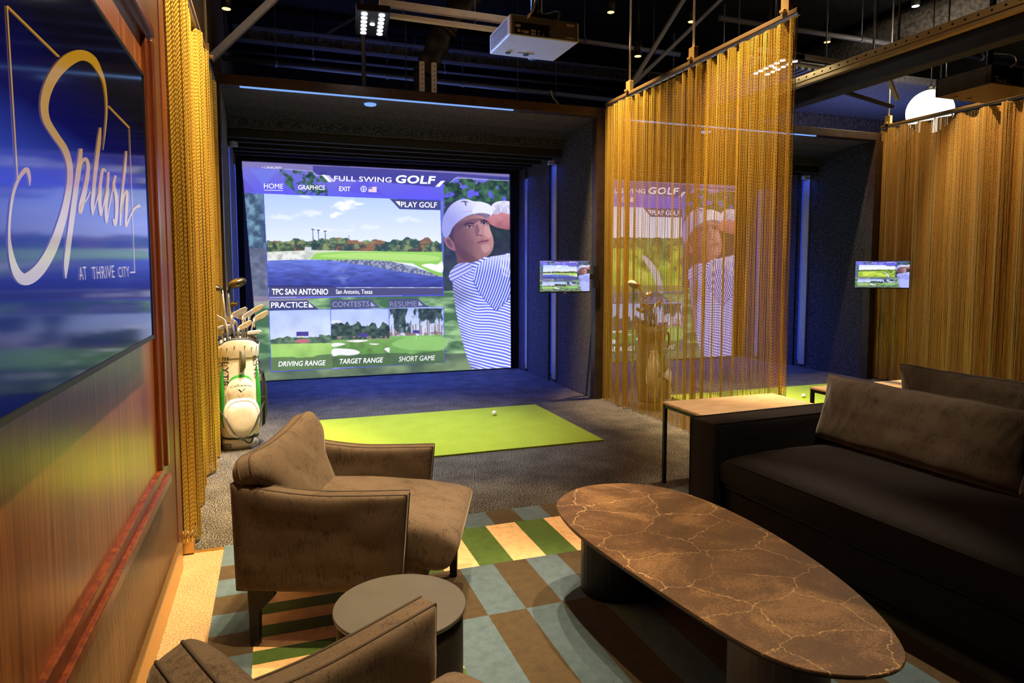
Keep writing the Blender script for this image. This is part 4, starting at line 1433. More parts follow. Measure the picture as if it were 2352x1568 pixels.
hangers(tcl, ycl, (3.9, 5.3), 2.74)
hangers(tc1, yc1, (3.46, 4.45, 5.42), CURT_H)
hangers(tc2, yc2, (4.0, 5.86), 2.90)
e_ = MB().box(-0.03, -0.02, 0, 0.03, 0.03, 0.05)
for px_, k in ((-0.02, 0), (0.0, 1), (0.02, 2)):
    e_.tube([(px_, 0.0, 0.04), (px_ + 0.004, 0.0, 0.10)], 0.006, 6)
o = e_.build('curtain_floor_guide', M['brass'])
o.location = (-0.405, 3.285, 0.006)
tag(o, 'small brass floor guide at the foot of the curtain by the timber wall', 'curtain guide')


# ------------------------------------------------------------------ soft upholstery
def clus(n):
    return [0.5 - 0.5 * math.cos(PI * k / n) for k in range(n + 1)]


def soft_panel(Pf, Nf, T, ns=34, nt_=26, a=9.0, b=0.42, wob=0.0, seed=0, edge=0.0):
    """closed cushion around the middle surface Pf(s,t) with normal Nf(s,t)"""
    S, Tt = clus(ns), clus(nt_)
    mb = MB()
    idx = {}
    for side in (1, -1):
        for i, s in enumerate(S):
            for j, t in enumerate(Tt):
                e = max(0.0, (1 - abs(2 * s - 1) ** a) * (1 - abs(2 * t - 1) ** a)) ** b
                bd = i in (0, ns) or j in (0, nt_)
                if bd and side == -1 and edge == 0:
                    idx[(side, i, j)] = idx[(1, i, j)]
                    continue
                p = Vector(Pf(s, t))
                n = Vector(Nf(s, t)).normalized()
                th = (T(s, t) if callable(T) else T) / 2
                d = th * (edge + (1 - edge) * e)
                if wob:
                    d += wob * e * noise.noise(Vector((s * 5 + seed, t * 4, side * 3.1)))
                idx[(side, i, j)] = len(mb.v)
                mb.v.append(tuple(p + n * d * side))
    for side in (1, -1):
        for i in range(ns):
            for j in range(nt_):
                q = [idx[(side, i, j)], idx[(side, i + 1, j)], idx[(side, i + 1, j + 1)], idx[(side, i, j + 1)]]
                mb.f.append(tuple(q if side == 1 else q[::-1]))
                mb.m.append(0)
                mb.sm.append(True)
    if edge > 0:
        loop = [(i, 0) for i in range(ns)] + [(ns, j) for j in range(nt_)] + [(i, nt_) for i in range(ns, 0, -1)] + [(0, j) for j in range(nt_, 0, -1)]
        for k in range(len(loop)):
            p, q = loop[k], loop[(k + 1) % len(loop)]
            mb.f.append((idx[(1,) + p], idx[(-1,) + p], idx[(-1,) + q], idx[(1,) + q]))
            mb.m.append(0)
            mb.sm.append(True)
    return mb


def seam(Pf, Nf, off, rad=0.004, sides='lrtb', n=30):
    pts = []
    ls = [k / n for k in range(n + 1)]
    segs = {'b': [(s, 0) for s in ls], 'r': [(1, t) for t in ls], 't': [(1 - s, 1) for s in ls], 'l': [(0, 1 - t) for t in ls]}
    for k in sides:
        pts += [tuple(Vector(Pf(*q)) + Vector(Nf(*q)).normalized() * off) for q in segs[k]]
    out = [pts[0]]
    for p in pts[1:]:
        if (Vector(p) - Vector(out[-1])).length > 1e-4:
            out.append(p)
    return MB().tube(out, rad, 6)


def armchair(label, loc, rz, seat_len=0.66):
    """chair in its own frame: x = facing direction, y = across (0 near side .. 0.66 far side)"""
    t = thing('armchair', label, 'armchair', loc, rz, 'taupe velvet armchairs round the drum table')
    Wd = 0.66
    # arms: one each side
    for y, sg in ((0.042, 1), (Wd - 0.042, -1)):
        def top(s):
            return 0.545 + 0.035 * max(0, (0.55 - s) / 0.55) ** 1.6 - 0.006 * math.sin(s * PI)
        Pf = lambda s, tt, y=y, sg=sg, top=top: (-0.005 + s * (0.585 - 0.03 * (1 - tt) * s), y + sg * 0.02 * (0.5 - tt), 0.205 + tt * (top(s) - 0.205))
        Nf = lambda s, tt: (0, 1, 0)
        arm = soft_panel(Pf, Nf, 0.085, 34, 26, 16, 0.5, 0.006, sg * 3, 0.55).build('arm', M['brown_velvet'], t)
        fix_normals(arm)
        for off in (-0.024, 0.024):
            seam(Pf, Nf, off, 0.0032).build('piping', M['piping'], arm)
    # seat cushion with crowned front
    Ps = lambda s, tt: (0.07 + s * seat_len, 0.078 + tt * (Wd - 0.156) + (0.03 * (2 * tt - 1)) * max(0, (s - 0.82) / 0.18), 0.345 + 0.02 * math.sin(s * PI) - 0.03 * s)
    seat = soft_panel(Ps, lambda s, tt: (0.5 * s ** 4, 0, 1), lambda s, tt: 0.185, 36, 26, 9, 0.36, 0.006, 11, 0.25).build('seat', M['brown_velvet'], t)
    fix_normals(seat)
    seam(Ps, lambda s, tt: (0, 0, 1), 0.0, 0.004, 'r').build('piping', M['piping'], seat)
    MB().box(0.04, 0.085, 0.20, seat_len - 0.03, Wd - 0.085, 0.30).build('seat_base', M['brown_velvet'], t, 0.02, 3)
    # winged back pad: corners stand higher than the middle, wider above the arms
    def Pb(s, tt):
        q = 2 * s - 1
        w = abs(q)
        cut = 0.035 * w ** 9 * tt ** 7
        ztop = 0.648 + 0.042 * w ** 2.2 + 0.012 * q
        z = 0.30 + tt * (ztop - 0.30) - cut
        k = min(1, max(0, (z - 0.50) / 0.11))
        k = k * k * (3 - 2 * k)
        half = Wd / 2 - 0.088 * (1 - k) + 0.012 - cut * 0.55
        lean = 0.125 * (1 - (z - 0.30) / 0.36)
        return (0.034 + lean - 0.02 * (1 - w * w) * tt, Wd / 2 + q * half, z)
    NB = lambda s, tt: (1, 0, 0.35)
    TB = lambda s, tt: 0.175 * (1 - 0.15 * tt)
    bk = soft_panel(Pb, NB, TB, 44, 32, 5, 0.5, 0.008, 5, 0.30).build('back_cushion', M['brown_velvet'], t)
    fix_normals(bk)
    for off in (-0.022, 0.022):
        seam(Pb, NB, off, 0.0035, 'rtl').build('piping', M['piping'], bk)
    # upholstered rear shell
    Pr = lambda s, tt: (0.022 - 0.012 * (1 - tt), 0.03 + s * (Wd - 0.06), 0.205 + tt * 0.34)
    sh = soft_panel(Pr, lambda s, tt: (1, 0, 0), 0.06, 30, 22, 14, 0.5, 0, 2, 0.5).build('rear_shell', M['brown_velvet'], t)
    fix_normals(sh)
    # legs: tapered black wedges
    for (lx, ly, dx) in ((0.03, 0.055, 1), (0.03, Wd - 0.055, 1), (0.02 + seat_len, 0.085, -1), (0.02 + seat_len, Wd - 0.075, -1)):
        p = MB()
        w = 0.016
        poly = [(0, 0.0), (0.028, 0.0), (0.032, 0.12), (0.085, 0.175), (0.085, 0.205), (-0.006, 0.205)]
        vv = [(lx + dx * a_, ly - w, z) for a_, z in poly] + [(lx + dx * a_, ly + w, z) for a_, z in poly]
        n = len(poly)
        p.add(vv, [tuple(range(n)), tuple(reversed(range(n, 2 * n)))] + [(k, n + k, n + (k + 1) % n, (k + 1) % n) for k in range(n)])
        fix_normals(p.build('leg', M['black_metal'], t, 0.003))
    return t


armchair('taupe velvet armchair fully in view, on the rug in front of the lime mat', (-0.149, 2.331, RZ), R(-21.1))
armchair('taupe velvet armchair cut off by the bottom edge, in front of the drum table', (0.135, 0.585, RZ), R(31.0), 0.535)

# ------------------------------------------------------------------ drum side table
t = thing('drum_table', 'black round drum side table with grey top between the two armchairs', 'side table', (0.304, 1.76, RZ))
MB().lathe([(0.170, 0), (0.172, 0.004), (0.172, 0.355), (0.168, 0.36)], (0, 0, 0), 72).build('base', M['drum_side'], t)
MB().lathe([(0.170, 0.358), (0.179, 0.360), (0.180, 0.364), (0.180, 0.369), (0.178, 0.372)], (0, 0, 0), 96).build('table_top', M['drum_top'], t)

# ------------------------------------------------------------------ coffee table
OUT = [(1.004, 2.304), (1.076, 2.409), (1.194, 2.488), (1.33, 2.494), (1.461, 2.440), (1.560, 2.317), (1.612, 2.112), (1.621, 1.876), (1.600, 1.644), (1.556, 1.43), (1.494, 1.259), (1.425, 1.144), (1.383, 1.101), (1.325, 1.077), (1.25, 1.081), (1.165, 1.122), (1.102, 1.189), (1.062, 1.294), (1.035, 1.455), (1.010, 1.65), (0.988, 1.86), (0.975, 2.088)]
cxm, cym = 1.3, 1.79
t = thing('coffee_table', 'long oval coffee table with veined bronze stone top on the rug', 'coffee table', (cxm, cym, RZ))
ol = smooth_poly(OUT[::-1], 6) - np.array([cxm, cym])
for _ in range(6):
    ol = (np.roll(ol, 1, 0) + 2 * ol + np.roll(ol, -1, 0)) / 4
rings = []
for sc_, z in ((0.93, 0.342), (0.985, 0.352), (0.998, 0.360), (1.0, 0.366), (0.997, 0.3685)):
    rings.append([(p[0] * sc_, p[1] * sc_, z) for p in ol])
tt_ = MB().loft(rings[:3], 1, True, False)
tt_.loft(rings[2:], 0, True, False)
o = tt_.build('table_top', [M['stone'], M['black_metal']], t)
fix_normals(o)


def c_leg(cx_, cy_, rx, ry, a0, a1, th, parent, mat):
    poly_o = [(cx_ + rx * math.cos(R(a)), cy_ + ry * math.sin(R(a))) for a in np.linspace(a0, a1, 26)]
    poly_i = [(cx_ + (rx - th) * math.cos(R(a)), cy_ + (ry - th) * math.sin(R(a))) for a in np.linspace(a1, a0, 26)]
    return fix_normals(MB().prism(poly_o + poly_i, 0.0, 0.345).build('leg', mat, parent, 0.003))


c_leg(0.03, 0.52, 0.20, 0.15, 150, 390, 0.03, t, M['black_metal'])
c_leg(-0.045, -0.40, 0.14, 0.14, 170, 380, 0.035, t, M['leg_wood'])


# ------------------------------------------------------------------ sofas and loose cushions
def sofa(label, loc, rz, length):
    """x = away from the front edge (depth), y runs along the seat toward the far arm at y = 0"""
    t = thing('sofa', label, 'sofa', loc, rz, 'charcoal velvet sofas back to back')
    D = 0.98
    at_ = 0.185
    # far arm
    for y0 in (-at_, -length):
        Pf = lambda s, tt, y0=y0: (s * D, y0 + at_ / 2, 0.06 + tt * (0.50 - 0.05 * s * 0))
        a_ = soft_panel(Pf, lambda s, tt: (0, 1, 0), at_, 34, 22, 22, 0.5, 0.004, 4, 0.86).build('arm', M['dark_velvet'], t)
        fix_normals(a_)
        for off in (-at_ * 0.455, at_ * 0.455):
            seam(Pf, lambda s, tt: (0, 1, 0), off, 0.004, 'ltr').build('piping', M['dark_velvet'], a_)
    MB().box(0.10, -length + at_, 0.05, D - 0.02, -at_, 0.25).build('base', M['dark_velvet'], t, 0.012, 3)
    MB().box(0.06, -length + at_, 0.10, 0.12, -at_, 0.25).build('front_panel', M['dark_velvet'], t, 0.012, 3)
    Pb = lambda s, tt: (D - 0.085 + 0.03 * tt, -at_ + 0.0 - s * (length - 2 * at_), 0.2 + tt * 0.36)
    b_ = soft_panel(Pb, lambda s, tt: (-1, 0, 0.1), 0.17, 30, 18, 20, 0.5, 0.0, 1, 0.8).build('backrest', M['dark_velvet'], t)
    fix_normals(b_)
    Ls = length - 2 * at_
    Ps = lambda s, tt: (0.03 + s * 0.78, -at_ - 0.006 - tt * (Ls - 0.012), 0.335 + 0.012 * math.sin(s * PI))
    sc_ = soft_panel(Ps, lambda s, tt: (0, 0, 1), 0.185, 26, 70, 12, 0.34, 0.014, 7, 0.3).build('seat_cushion', M['dark_velvet'], t)
    fix_normals(sc_)
    for off in (0.062, -0.062):
        pts_ = [tuple(Vector(Ps(0.004, 0.015 + 0.97 * k / 40)) + Vector((0, 0, off))) for k in range(41)]
        MB().tube(pts_, 0.002, 6).build('piping', M['dark_velvet'], sc_)
    for x in (0.08, D - 0.08):
        for y in (-0.09, -length + 0.09):
            MB().box(x - 0.025, y - 0.025, 0, x + 0.025, y + 0.025, 0.065).build('leg', M['black_metal'], t)
    return t


def back_cushion(label, loc, rz, w, h, th, seed, tilt=0.2):
    t = thing('cushion', label, 'cushion', loc, rz, 'charcoal velvet back cushions')

    def Pf(s, tt):
        pull = 0.022
        e = math.sin(PI * s)
        ft = math.sin(PI * tt)
        x = -w / 2 + w * s + pull * (2 * s - 1) * (1 - ft)
        z = h * tt - 0.014 * (1 - abs(2 * s - 1) ** 3) * tt * 0 + 0.004 * (abs(2 * s - 1) ** 6) * tt + 0.006 * noise.noise(Vector((s * 6, seed, 0))) * tt
        return (x, tilt * z * 1.0 + 0.008 * noise.noise(Vector((s * 9, tt * 2, seed))), z)

    def Th(s, tt):
        wr = 1 + 0.34 * noise.noise(Vector((s * 15 + seed + tt * 1.5, tt * 1.8, 4.2))) * (tt ** 3) + 0.12 * noise.noise(Vector((s * 34 - tt * 3, tt * 3, seed))) * tt
        return th * wr * (1 - 0.25 * tt)
    m_ = soft_panel(Pf, lambda s, tt: (0, -1, tilt), Th, 96, 40, 5.5, 0.42, 0.010, seed).build('cover', M['cush_velvet'], t)
    fix_normals(m_)
    seam(Pf, lambda s, tt: (0, -1, tilt), 0, 0.005, 'lrt' if False else 'rtl', 60).build('piping', M['cush_velvet'], m_)
    return t


# the long sofa faces the coffee table; its far arm backs on to the side table
sofa('charcoal velvet sofa beside the oval coffee table, arm toward the side table', (1.915, 2.745, 0.012), R(3.0), 2.9)
sofa('second charcoal velvet sofa behind the first, mostly hidden', (4.06, 0.0, 0.0), R(180.0), 2.745)
back_cushion('wide charcoal cushion on the near sofa, next to its visible arm', (2.60, 2.115, 0.448), R(-90 + 2), 0.93, 0.312, 0.21, 2)
back_cushion('dark cushion at the right edge of the near sofa, beside the wide cushion', (2.63, 1.165, 0.448), R(-90 + 2), 0.93, 0.35, 0.19, 6)
back_cushion('charcoal cushion on the hidden sofa, against the far chain curtain', (3.38, 2.28, 0.448), R(90), 0.93, 0.312, 0.21, 9)
back_cushion('charcoal cushion on the hidden sofa, at the right edge of view', (3.38, 1.32, 0.448), R(90), 0.93, 0.312, 0.21, 12)


# ------------------------------------------------------------------ console side tables
def console(label, x0, y0, x1, y1, z):
    t = thing('side_table', label, 'side table', ((x0 + x1) / 2, (y0 + y1) / 2, 0), 0, 'pale topped console tables behind the sofas')
    hx, hy = (x1 - x0) / 2, (y1 - y0) / 2
    MB().box(-hx, -hy, z - 0.014, hx, hy, z).build('table_top', M['pale_top'], t, 0.002)
    f = MB()
    w = 0.012
    for sy in (-1, 1):
        f.bar((-hx + w, sy * (hy - w), z - 0.024), (hx - w, sy * (hy - w), z - 0.024), 0.02, 0.02)
    for sx in (-1, 1):
        f.bar((sx * (hx - w), -hy + w, z - 0.024), (sx * (hx - w), hy - w, z - 0.024), 0.02, 0.02)
    f.build('frame', M['black_metal'], t)
    for sx in (-1, 1):
        for sy in (-1, 1):
            MB().bar((sx * (hx - w), sy * (hy - w), 0.0125 if (y0 + y1) / 2 + sy * hy < 3.29 and x0 < 3 else 0.0), (sx * (hx - w), sy * (hy - w), z - 0.014), 0.02, 0.02).build('leg', M['black_metal'], t)
    return t


console('pale topped side table with thin black legs behind the near sofa arm', 2.195, 2.965, 3.015, 3.43, 0.5)
console('pale topped side table beyond the far sofa, between the dark cushions', 3.42, 3.03, 4.32, 3.53, 0.5)


# ------------------------------------------------------------------ golf bags and clubs
def ring(rx, ry, z, cx_=0.0, cy_=0.0, n=40, p=2.4):
    out = []
    for k in range(n):
        a = 2 * PI * k / n
        c, s = math.cos(a), math.sin(a)
        out.append((cx_ + rx * math.copysign(abs(c) ** (2 / p), c), cy_ + ry * math.copysign(abs(s) ** (2 / p), s), z))
    return out


def surf(prof, a, z, lift=0.0):
    """point on the bag shell at angle a and height z"""
    zs = [q[2] for q in prof]
    rx = np.interp(z, zs, [q[0] for q in prof]) + lift
    ry = np.interp(z, zs, [q[1] for q in prof]) + lift
    c, s = math.cos(a), math.sin(a)
    p = 2.4
    return (rx * math.copysign(abs(c) ** (2 / p), c), ry * math.copysign(abs(s) ** (2 / p), s), z)


def shell_patch(prof, a0, a1, z0, z1, lift, na=14, nz=12, shape=None, thick=0.01):
    """raised panel hugging the shell; shape(u,v) may pinch the outline"""
    mb = MB()
    for lf in (lift, lift - thick):
        rows = []
        for j in range(nz + 1):
            v = j / nz
            row = []
            for i in range(na + 1):
                u = i / na
                uu = shape(u, v) if shape else u
                bul = math.sin(PI * u) ** 0.4 * math.sin(PI * v) ** 0.4 if lf == lift else 0
                row.append(surf(prof, a0 + (a1 - a0) * uu, z0 + (z1 - z0) * v, lf * (0.35 + 0.65 * bul) if lf == lift else lf))
            rows.append(row)
        mb.loft(rows, 0, False, True, False)
    return mb


def text_on_shell(body, prof, a_c, z_c, width, height, lift, mat, name, parent, vertical=False, bold=0.01, shear=0.0, arc=0.0):
    v, f = text_mesh(body, bold, shear, 1.05)
    u = (v[:, 0] - v[:, 0].min()) / (v[:, 0].max() - v[:, 0].min()) - 0.5
    w = (v[:, 1] - v[:, 1].min()) / (v[:, 1].max() - v[:, 1].min()) - 0.5
    mb = MB()
    pts = []
    for a_, b_ in zip(u, w):
        if vertical:
            du, dz = b_ * height, -a_ * width
        else:
            du, dz = a_ * width, b_ * height - arc * (2 * a_) ** 2
        r_ = 0.15
        pts.append(surf(prof, a_c + du / r_, z_c + dz, lift))
    mb.add(pts, f)
    return mb.build(name, mat, parent)


def golf_bag(label, loc, rz, body_mat, panel_mat, accent_mat, lettered=True):
    """front of the bag looks along local -y"""
    t = thing('golf_bag', label, 'golf bag', loc, rz, 'golf bags with clubs')
    prof = [(0.128, 0.118, 0.0), (0.130, 0.120, 0.05), (0.122, 0.112, 0.075), (0.135, 0.122, 0.11), (0.150, 0.135, 0.25), (0.150, 0.138, 0.42), (0.140, 0.130, 0.55), (0.134, 0.126, 0.68), (0.140, 0.134, 0.80)]
    MB().loft([ring(rx, ry, z) for rx, ry, z in prof[:3]], 0).build('base', body_mat, t)
    F = -PI / 2
    rows = []
    for zz in np.linspace(0.075, 0.70, 24):
        rows.append([surf(prof, 2 * PI * k / 48, zz) for k in range(48)])
    MB().loft(rows, 0).build('body', body_mat, t)
    # cuff with a cut-away rim: higher at the front tab, lower at the sides
    outer, inner = [], []
    K = 64
    rim = lambda a: 0.775 + 0.028 * math.cos(a - F) ** 2 - 0.03 * math.exp(-((math.sin(a) + 0.55) / 0.3) ** 2) * abs(math.cos(a)) + (0.02 if math.sin(a) > 0.2 else 0)
    rws = []
    for fz, lf in ((0.0, 0.006), (0.3, 0.010), (0.9, 0.012), (1.0, 0.008), (1.0, -0.010), (0.5, -0.012), (0.0, -0.012)):
        rws.append([surf(prof, 2 * PI * k / K, 0.665 + (rim(2 * PI * k / K) - 0.665) * fz, lf) for k in range(K)])
    MB().loft(rws, 0, False).build('cuff', body_mat, t)
    MB().loft([[surf(prof, 2 * PI * k / K, rim(2 * PI * k / K) + dz, lf) for k in range(K)] for dz, lf in ((-0.012, 0.010), (0.004, 0.010), (0.008, 0.0), (0.004, -0.012), (-0.02, -0.013))], 0, False).build('rim_lining', M['bag_dark'], t)
    # divider plate inside the mouth
    MB().loft([[surf(prof, 2 * PI * k / K, 0.715, -0.013) for k in range(K)], [surf(prof, 2 * PI * k / K, 0.725, -0.013) for k in range(K)]], 0).build('divider', M['bag_dark'], t)
    # side panels
    for sg in (-1, 1):
        ac = F + sg * 1.38
        shell_patch(prof, ac - 0.34, ac + 0.34, 0.13, 0.56, 0.045, 14, 18, lambda u, v: 0.5 + (u - 0.5) * (0.55 + 0.45 * math.sin(PI * min(1, v * 1.1)))).build('side_pocket', panel_mat, t)
        shell_patch(prof, ac - sg * 0.50 - 0.17, ac - sg * 0.50 + 0.17, 0.16, 0.60, 0.014, 8, 18, lambda u, v: 0.5 + (u - 0.5) * (0.3 + 0.7 * math.sin(PI * v))).build('accent_panel', accent_mat, t)
        for z in (0.62, 0.55):
            x_, y_, z_ = surf(prof, F + sg * 1.02, z, 0.008)
            MB().tube([(x_ + 0.012 * math.cos(a), y_ - 0.004, z_ + 0.014 * math.sin(a)) for a in np.linspace(0, 2 * PI, 13)], 0.003, 6, caps=False).build('ring', M['bag_dark'], t)
    # upper pocket with accent arch and the lower pouch
    shell_patch(prof, F - 0.56, F + 0.56, 0.36, 0.545, 0.014, 16, 12, lambda u, v: 0.5 + (u - 0.5) * math.sqrt(max(0.02, 1 - (max(0, v - 0.45) / 0.56) ** 2))).build('accent_arch', accent_mat, t)
    pk = shell_patch(prof, F - 0.55, F + 0.55, 0.34, 0.525, 0.024, 16, 12, lambda u, v: 0.5 + (u - 0.5) * math.sqrt(max(0.02, 1 - (max(0, v - 0.5) / 0.52) ** 2))).build('upper_pocket', body_mat, t)
    # pouch: rounded pillow standing off the front
    ymid = -0.150
    th = np.linspace(0, 2 * PI, 49)[:-1]

    def outline(k_, y, dz=0.0):
        out = []
        for a in th:
            c, s = math.cos(a), math.sin(a)
            x = 0.118 * k_ * math.copysign(abs(c) ** 0.72, c) * (1.0 - 0.10 * max(0, -s))
            z = 0.235 + 0.140 * k_ * math.copysign(abs(s) ** 0.80, s)
            out.append((x, y, z + dz))
        return out
    po = MB().loft([outline(0.96, -0.09), outline(1.04, -0.125), outline(1.05, -0.150), outline(1.0, -0.168), outline(0.93, -0.178), outline(0.90, -0.176)], 0)
    pouch = po.build('pouch', body_mat, t)
    fix_normals(pouch)
    fp = MB().loft([outline(0.89, -0.174), outline(0.84, -0.182), outline(0.5, -0.187), outline(0.1, -0.188)], 0)
    fix_normals(fp.build('pouch_face', M['bag_white'] if lettered else panel_mat, pouch))
    # carry handle, buckle, straps
    MB().tube([(0.008, -0.128, 0.715), (0.020, -0.150, 0.712), (0.022, -0.158, 0.66), (0.018, -0.158, 0.60), (0.006, -0.140, 0.565)], [0.012, 0.018, 0.019, 0.019, 0.013], 10, squash=0.5).build('handle', M['olive'], t)
    bk = MB().box(-0.026, -0.140, 0.478 + 0.035, 0.030, -0.128, 0.530)
    bk.build('buckle', body_mat, t, 0.004)
    MB().tube([(0.002 + 0.02 * math.cos(a), -0.146, 0.505 + 0.018 * math.sin(a)) for a in np.linspace(PI, 2 * PI, 10)], 0.0025, 6).build('ring', M['chrome'], t)
    for sg in (-1, 1):
        x0_, y0_, z0_ = surf(prof, F + sg * 1.15, 0.33, 0.02)
        rows = []
        P0 = [(x0_, y0_, z0_), (sg * 0.118, -0.165, 0.26), (sg * 0.075, -0.196, 0.17), (sg * 0.03, -0.192, 0.105), (0.0, -0.188, 0.095)]
        for q in catmull(P0, 6):
            rows.append([(q[0] - sg * 0.013, q[1] - 0.012, q[2] - 0.014), (q[0] + sg * 0.013, q[1] - 0.012, q[2] + 0.014)])
        MB().loft(rows, 0, False, True, False).build('strap', M['bag_dark'], t)
        xq, yq, zq = surf(prof, F + sg * 1.15, 0.34, 0.02)
        MB().box(xq - 0.016, yq - 0.016, zq - 0.03, xq + 0.016, yq + 0.012, zq + 0.03).build('strap_clip', M['bag_dark'], t, 0.006)
    MB().loft([[surf(prof, 2 * PI * k / 48, z, lf) for k in range(48)] for z, lf in ((0.072, 0.003), (0.078, 0.005), (0.086, 0.003))], 0, False).build('base_seam', M['bag_dark'], t)
    MB().tube([surf(prof, F + 0.3 + u * 0.5 - 0.25, 0.07 - 0.03 * (1 - (2 * u - 1) ** 2), 0.006) for u in np.linspace(-0.2, 1.2, 15)], 0.004, 6).build('base_seam', M['bag_dark'], t)
    # rivets on the cuff
    for a in np.linspace(-1.2, 1.2, 8):
        x_, y_, z_ = surf(prof, F + a, 0.735 if abs(a) > 0.4 else 0.75, 0.013)
        MB().lathe([(0.0045, -0.002), (0.0045, 0.002)], (x_, y_, z_), 8).build('rivet', M['bag_dark'], t)
    if lettered:
        text_on_shell('ELYTE', prof, F - 0.66, 0.575, 0.21, 0.056, 0.008, M['ink'], 'lettering', t, True)
        text_on_shell('ELYTE', prof, F + 0.74, 0.60, 0.15, 0.036, 0.008, M['ink'], 'lettering', t, True)
        text_on_shell('Callaway', prof, F, 0.472, 0.098, 0.022, 0.040, M['ink'], 'lettering', t, False, 0.006, 0, 0.010)
        cv = MB()
        for q in ([(-0.013, 0.447), (-0.006, 0.447), (0.001, 0.430), (-0.001, 0.422)], [(0.001, 0.430), (0.010, 0.449), (0.015, 0.449), (-0.001, 0.422)]):
            cv.add([surf(prof, F + x / 0.15, z, 0.040) for x, z in q], [(0, 1, 2, 3)])
        cv.build('chevron', M['ink'], t)
        text_on_shell('ELYTE', prof, F - 0.92, 0.030, 0.13, 0.030, 0.003, M['ink'], 'lettering', t, False)
        text_on_shell('E', prof, F + 0.75, 0.036, 0.02, 0.026, 0.003, M['ink'], 'lettering', t, False)
    return t


def golf_club(kind, base, tip, turn, label, group, headmat=None, hs=1.0):
    """shaft from inside the bag up to a club head at tip"""
    base, tip = Vector(base), Vector(tip)
    t = thing('golf_club', label, 'golf club', base, 0, group)
    d = (tip - base)
    MB().tube([(0, 0, 0), tuple(d * 0.2)], 0.012, 8).build('grip', M['grip'], t)
    MB().tube([tuple(d * 0.2), tuple(d)], [0.0075, 0.0052], 8).build('shaft', M['chrome'], t)
    h = MB()
    ca, sa = math.cos(turn), math.sin(turn)

    def W_(x, y, z):
        x, y, z = x * hs, y * hs, z * hs
        return (d.x + ca * x - sa * y, d.y + sa * x + ca * y, d.z + z)
    if kind == 'wood':
        rings = []
        for k in range(9):
            u = k / 8
            r = math.sin(PI * min(1, u * 0.97 + 0.03)) ** 0.55
            cx_ = 0.105 * u
            rings.append([W_(cx_ * 1.0 + 0.0, 0.050 * r * math.cos(2 * PI * j / 18) * (1 - 0.15 * u), 0.012 + 0.030 * r * math.sin(2 * PI * j / 18) + 0.028 * u) for j in range(18)])
        h.loft(rings, 0)
        head = h.build('head', headmat or M['bag_grey'], t)
        fix_normals(head)
        MB().tube([W_(0.002, 0, -0.03), W_(0.012, 0, 0.02)], 0.0085 * hs, 8).build('hosel', M['bag_dark'], t)
    elif kind == 'iron':
        out = [(-0.004, 0.0), (0.012, -0.008), (0.060, 0.010), (0.086, 0.030), (0.092, 0.048), (0.080, 0.058), (0.050, 0.046), (0.014, 0.026), (0.0, 0.014)]
        n = len(out)
        vv = [W_(x, -0.006 + 0.10 * z, z) for x, z in out] + [W_(x, 0.010 + 0.10 * z, z) for x, z in out]
        h.add(vv, [tuple(range(n)), tuple(reversed(range(n, 2 * n)))] + [(k, n + k, n + (k + 1) % n, (k + 1) % n) for k in range(n)])
        head = h.build('head', headmat or M['chrome'], t, 0.003 * hs, 2)
        fix_normals(head)
        MB().tube([W_(0, 0, -0.045), W_(0.002, 0, 0.008)], 0.0075 * hs, 8).build('hosel', M['chrome'], t)
    else:
        out = [(-0.018, -0.004), (0.075, 0.004), (0.10, 0.020), (0.085, 0.036), (0.0, 0.030), (-0.018, 0.018)]
        n = len(out)
        vv = [W_(x, -0.022, z) for x, z in out] + [W_(x, 0.022, z) for x, z in out]
        h.add(vv, [tuple(range(n)), tuple(reversed(range(n, 2 * n)))] + [(k, n + k, n + (k + 1) % n, (k + 1) % n) for k in range(n)])
        head = h.build('head', headmat or M['plastic_white'], t, 0.006 * hs, 3)
        fix_normals(head)
    return t


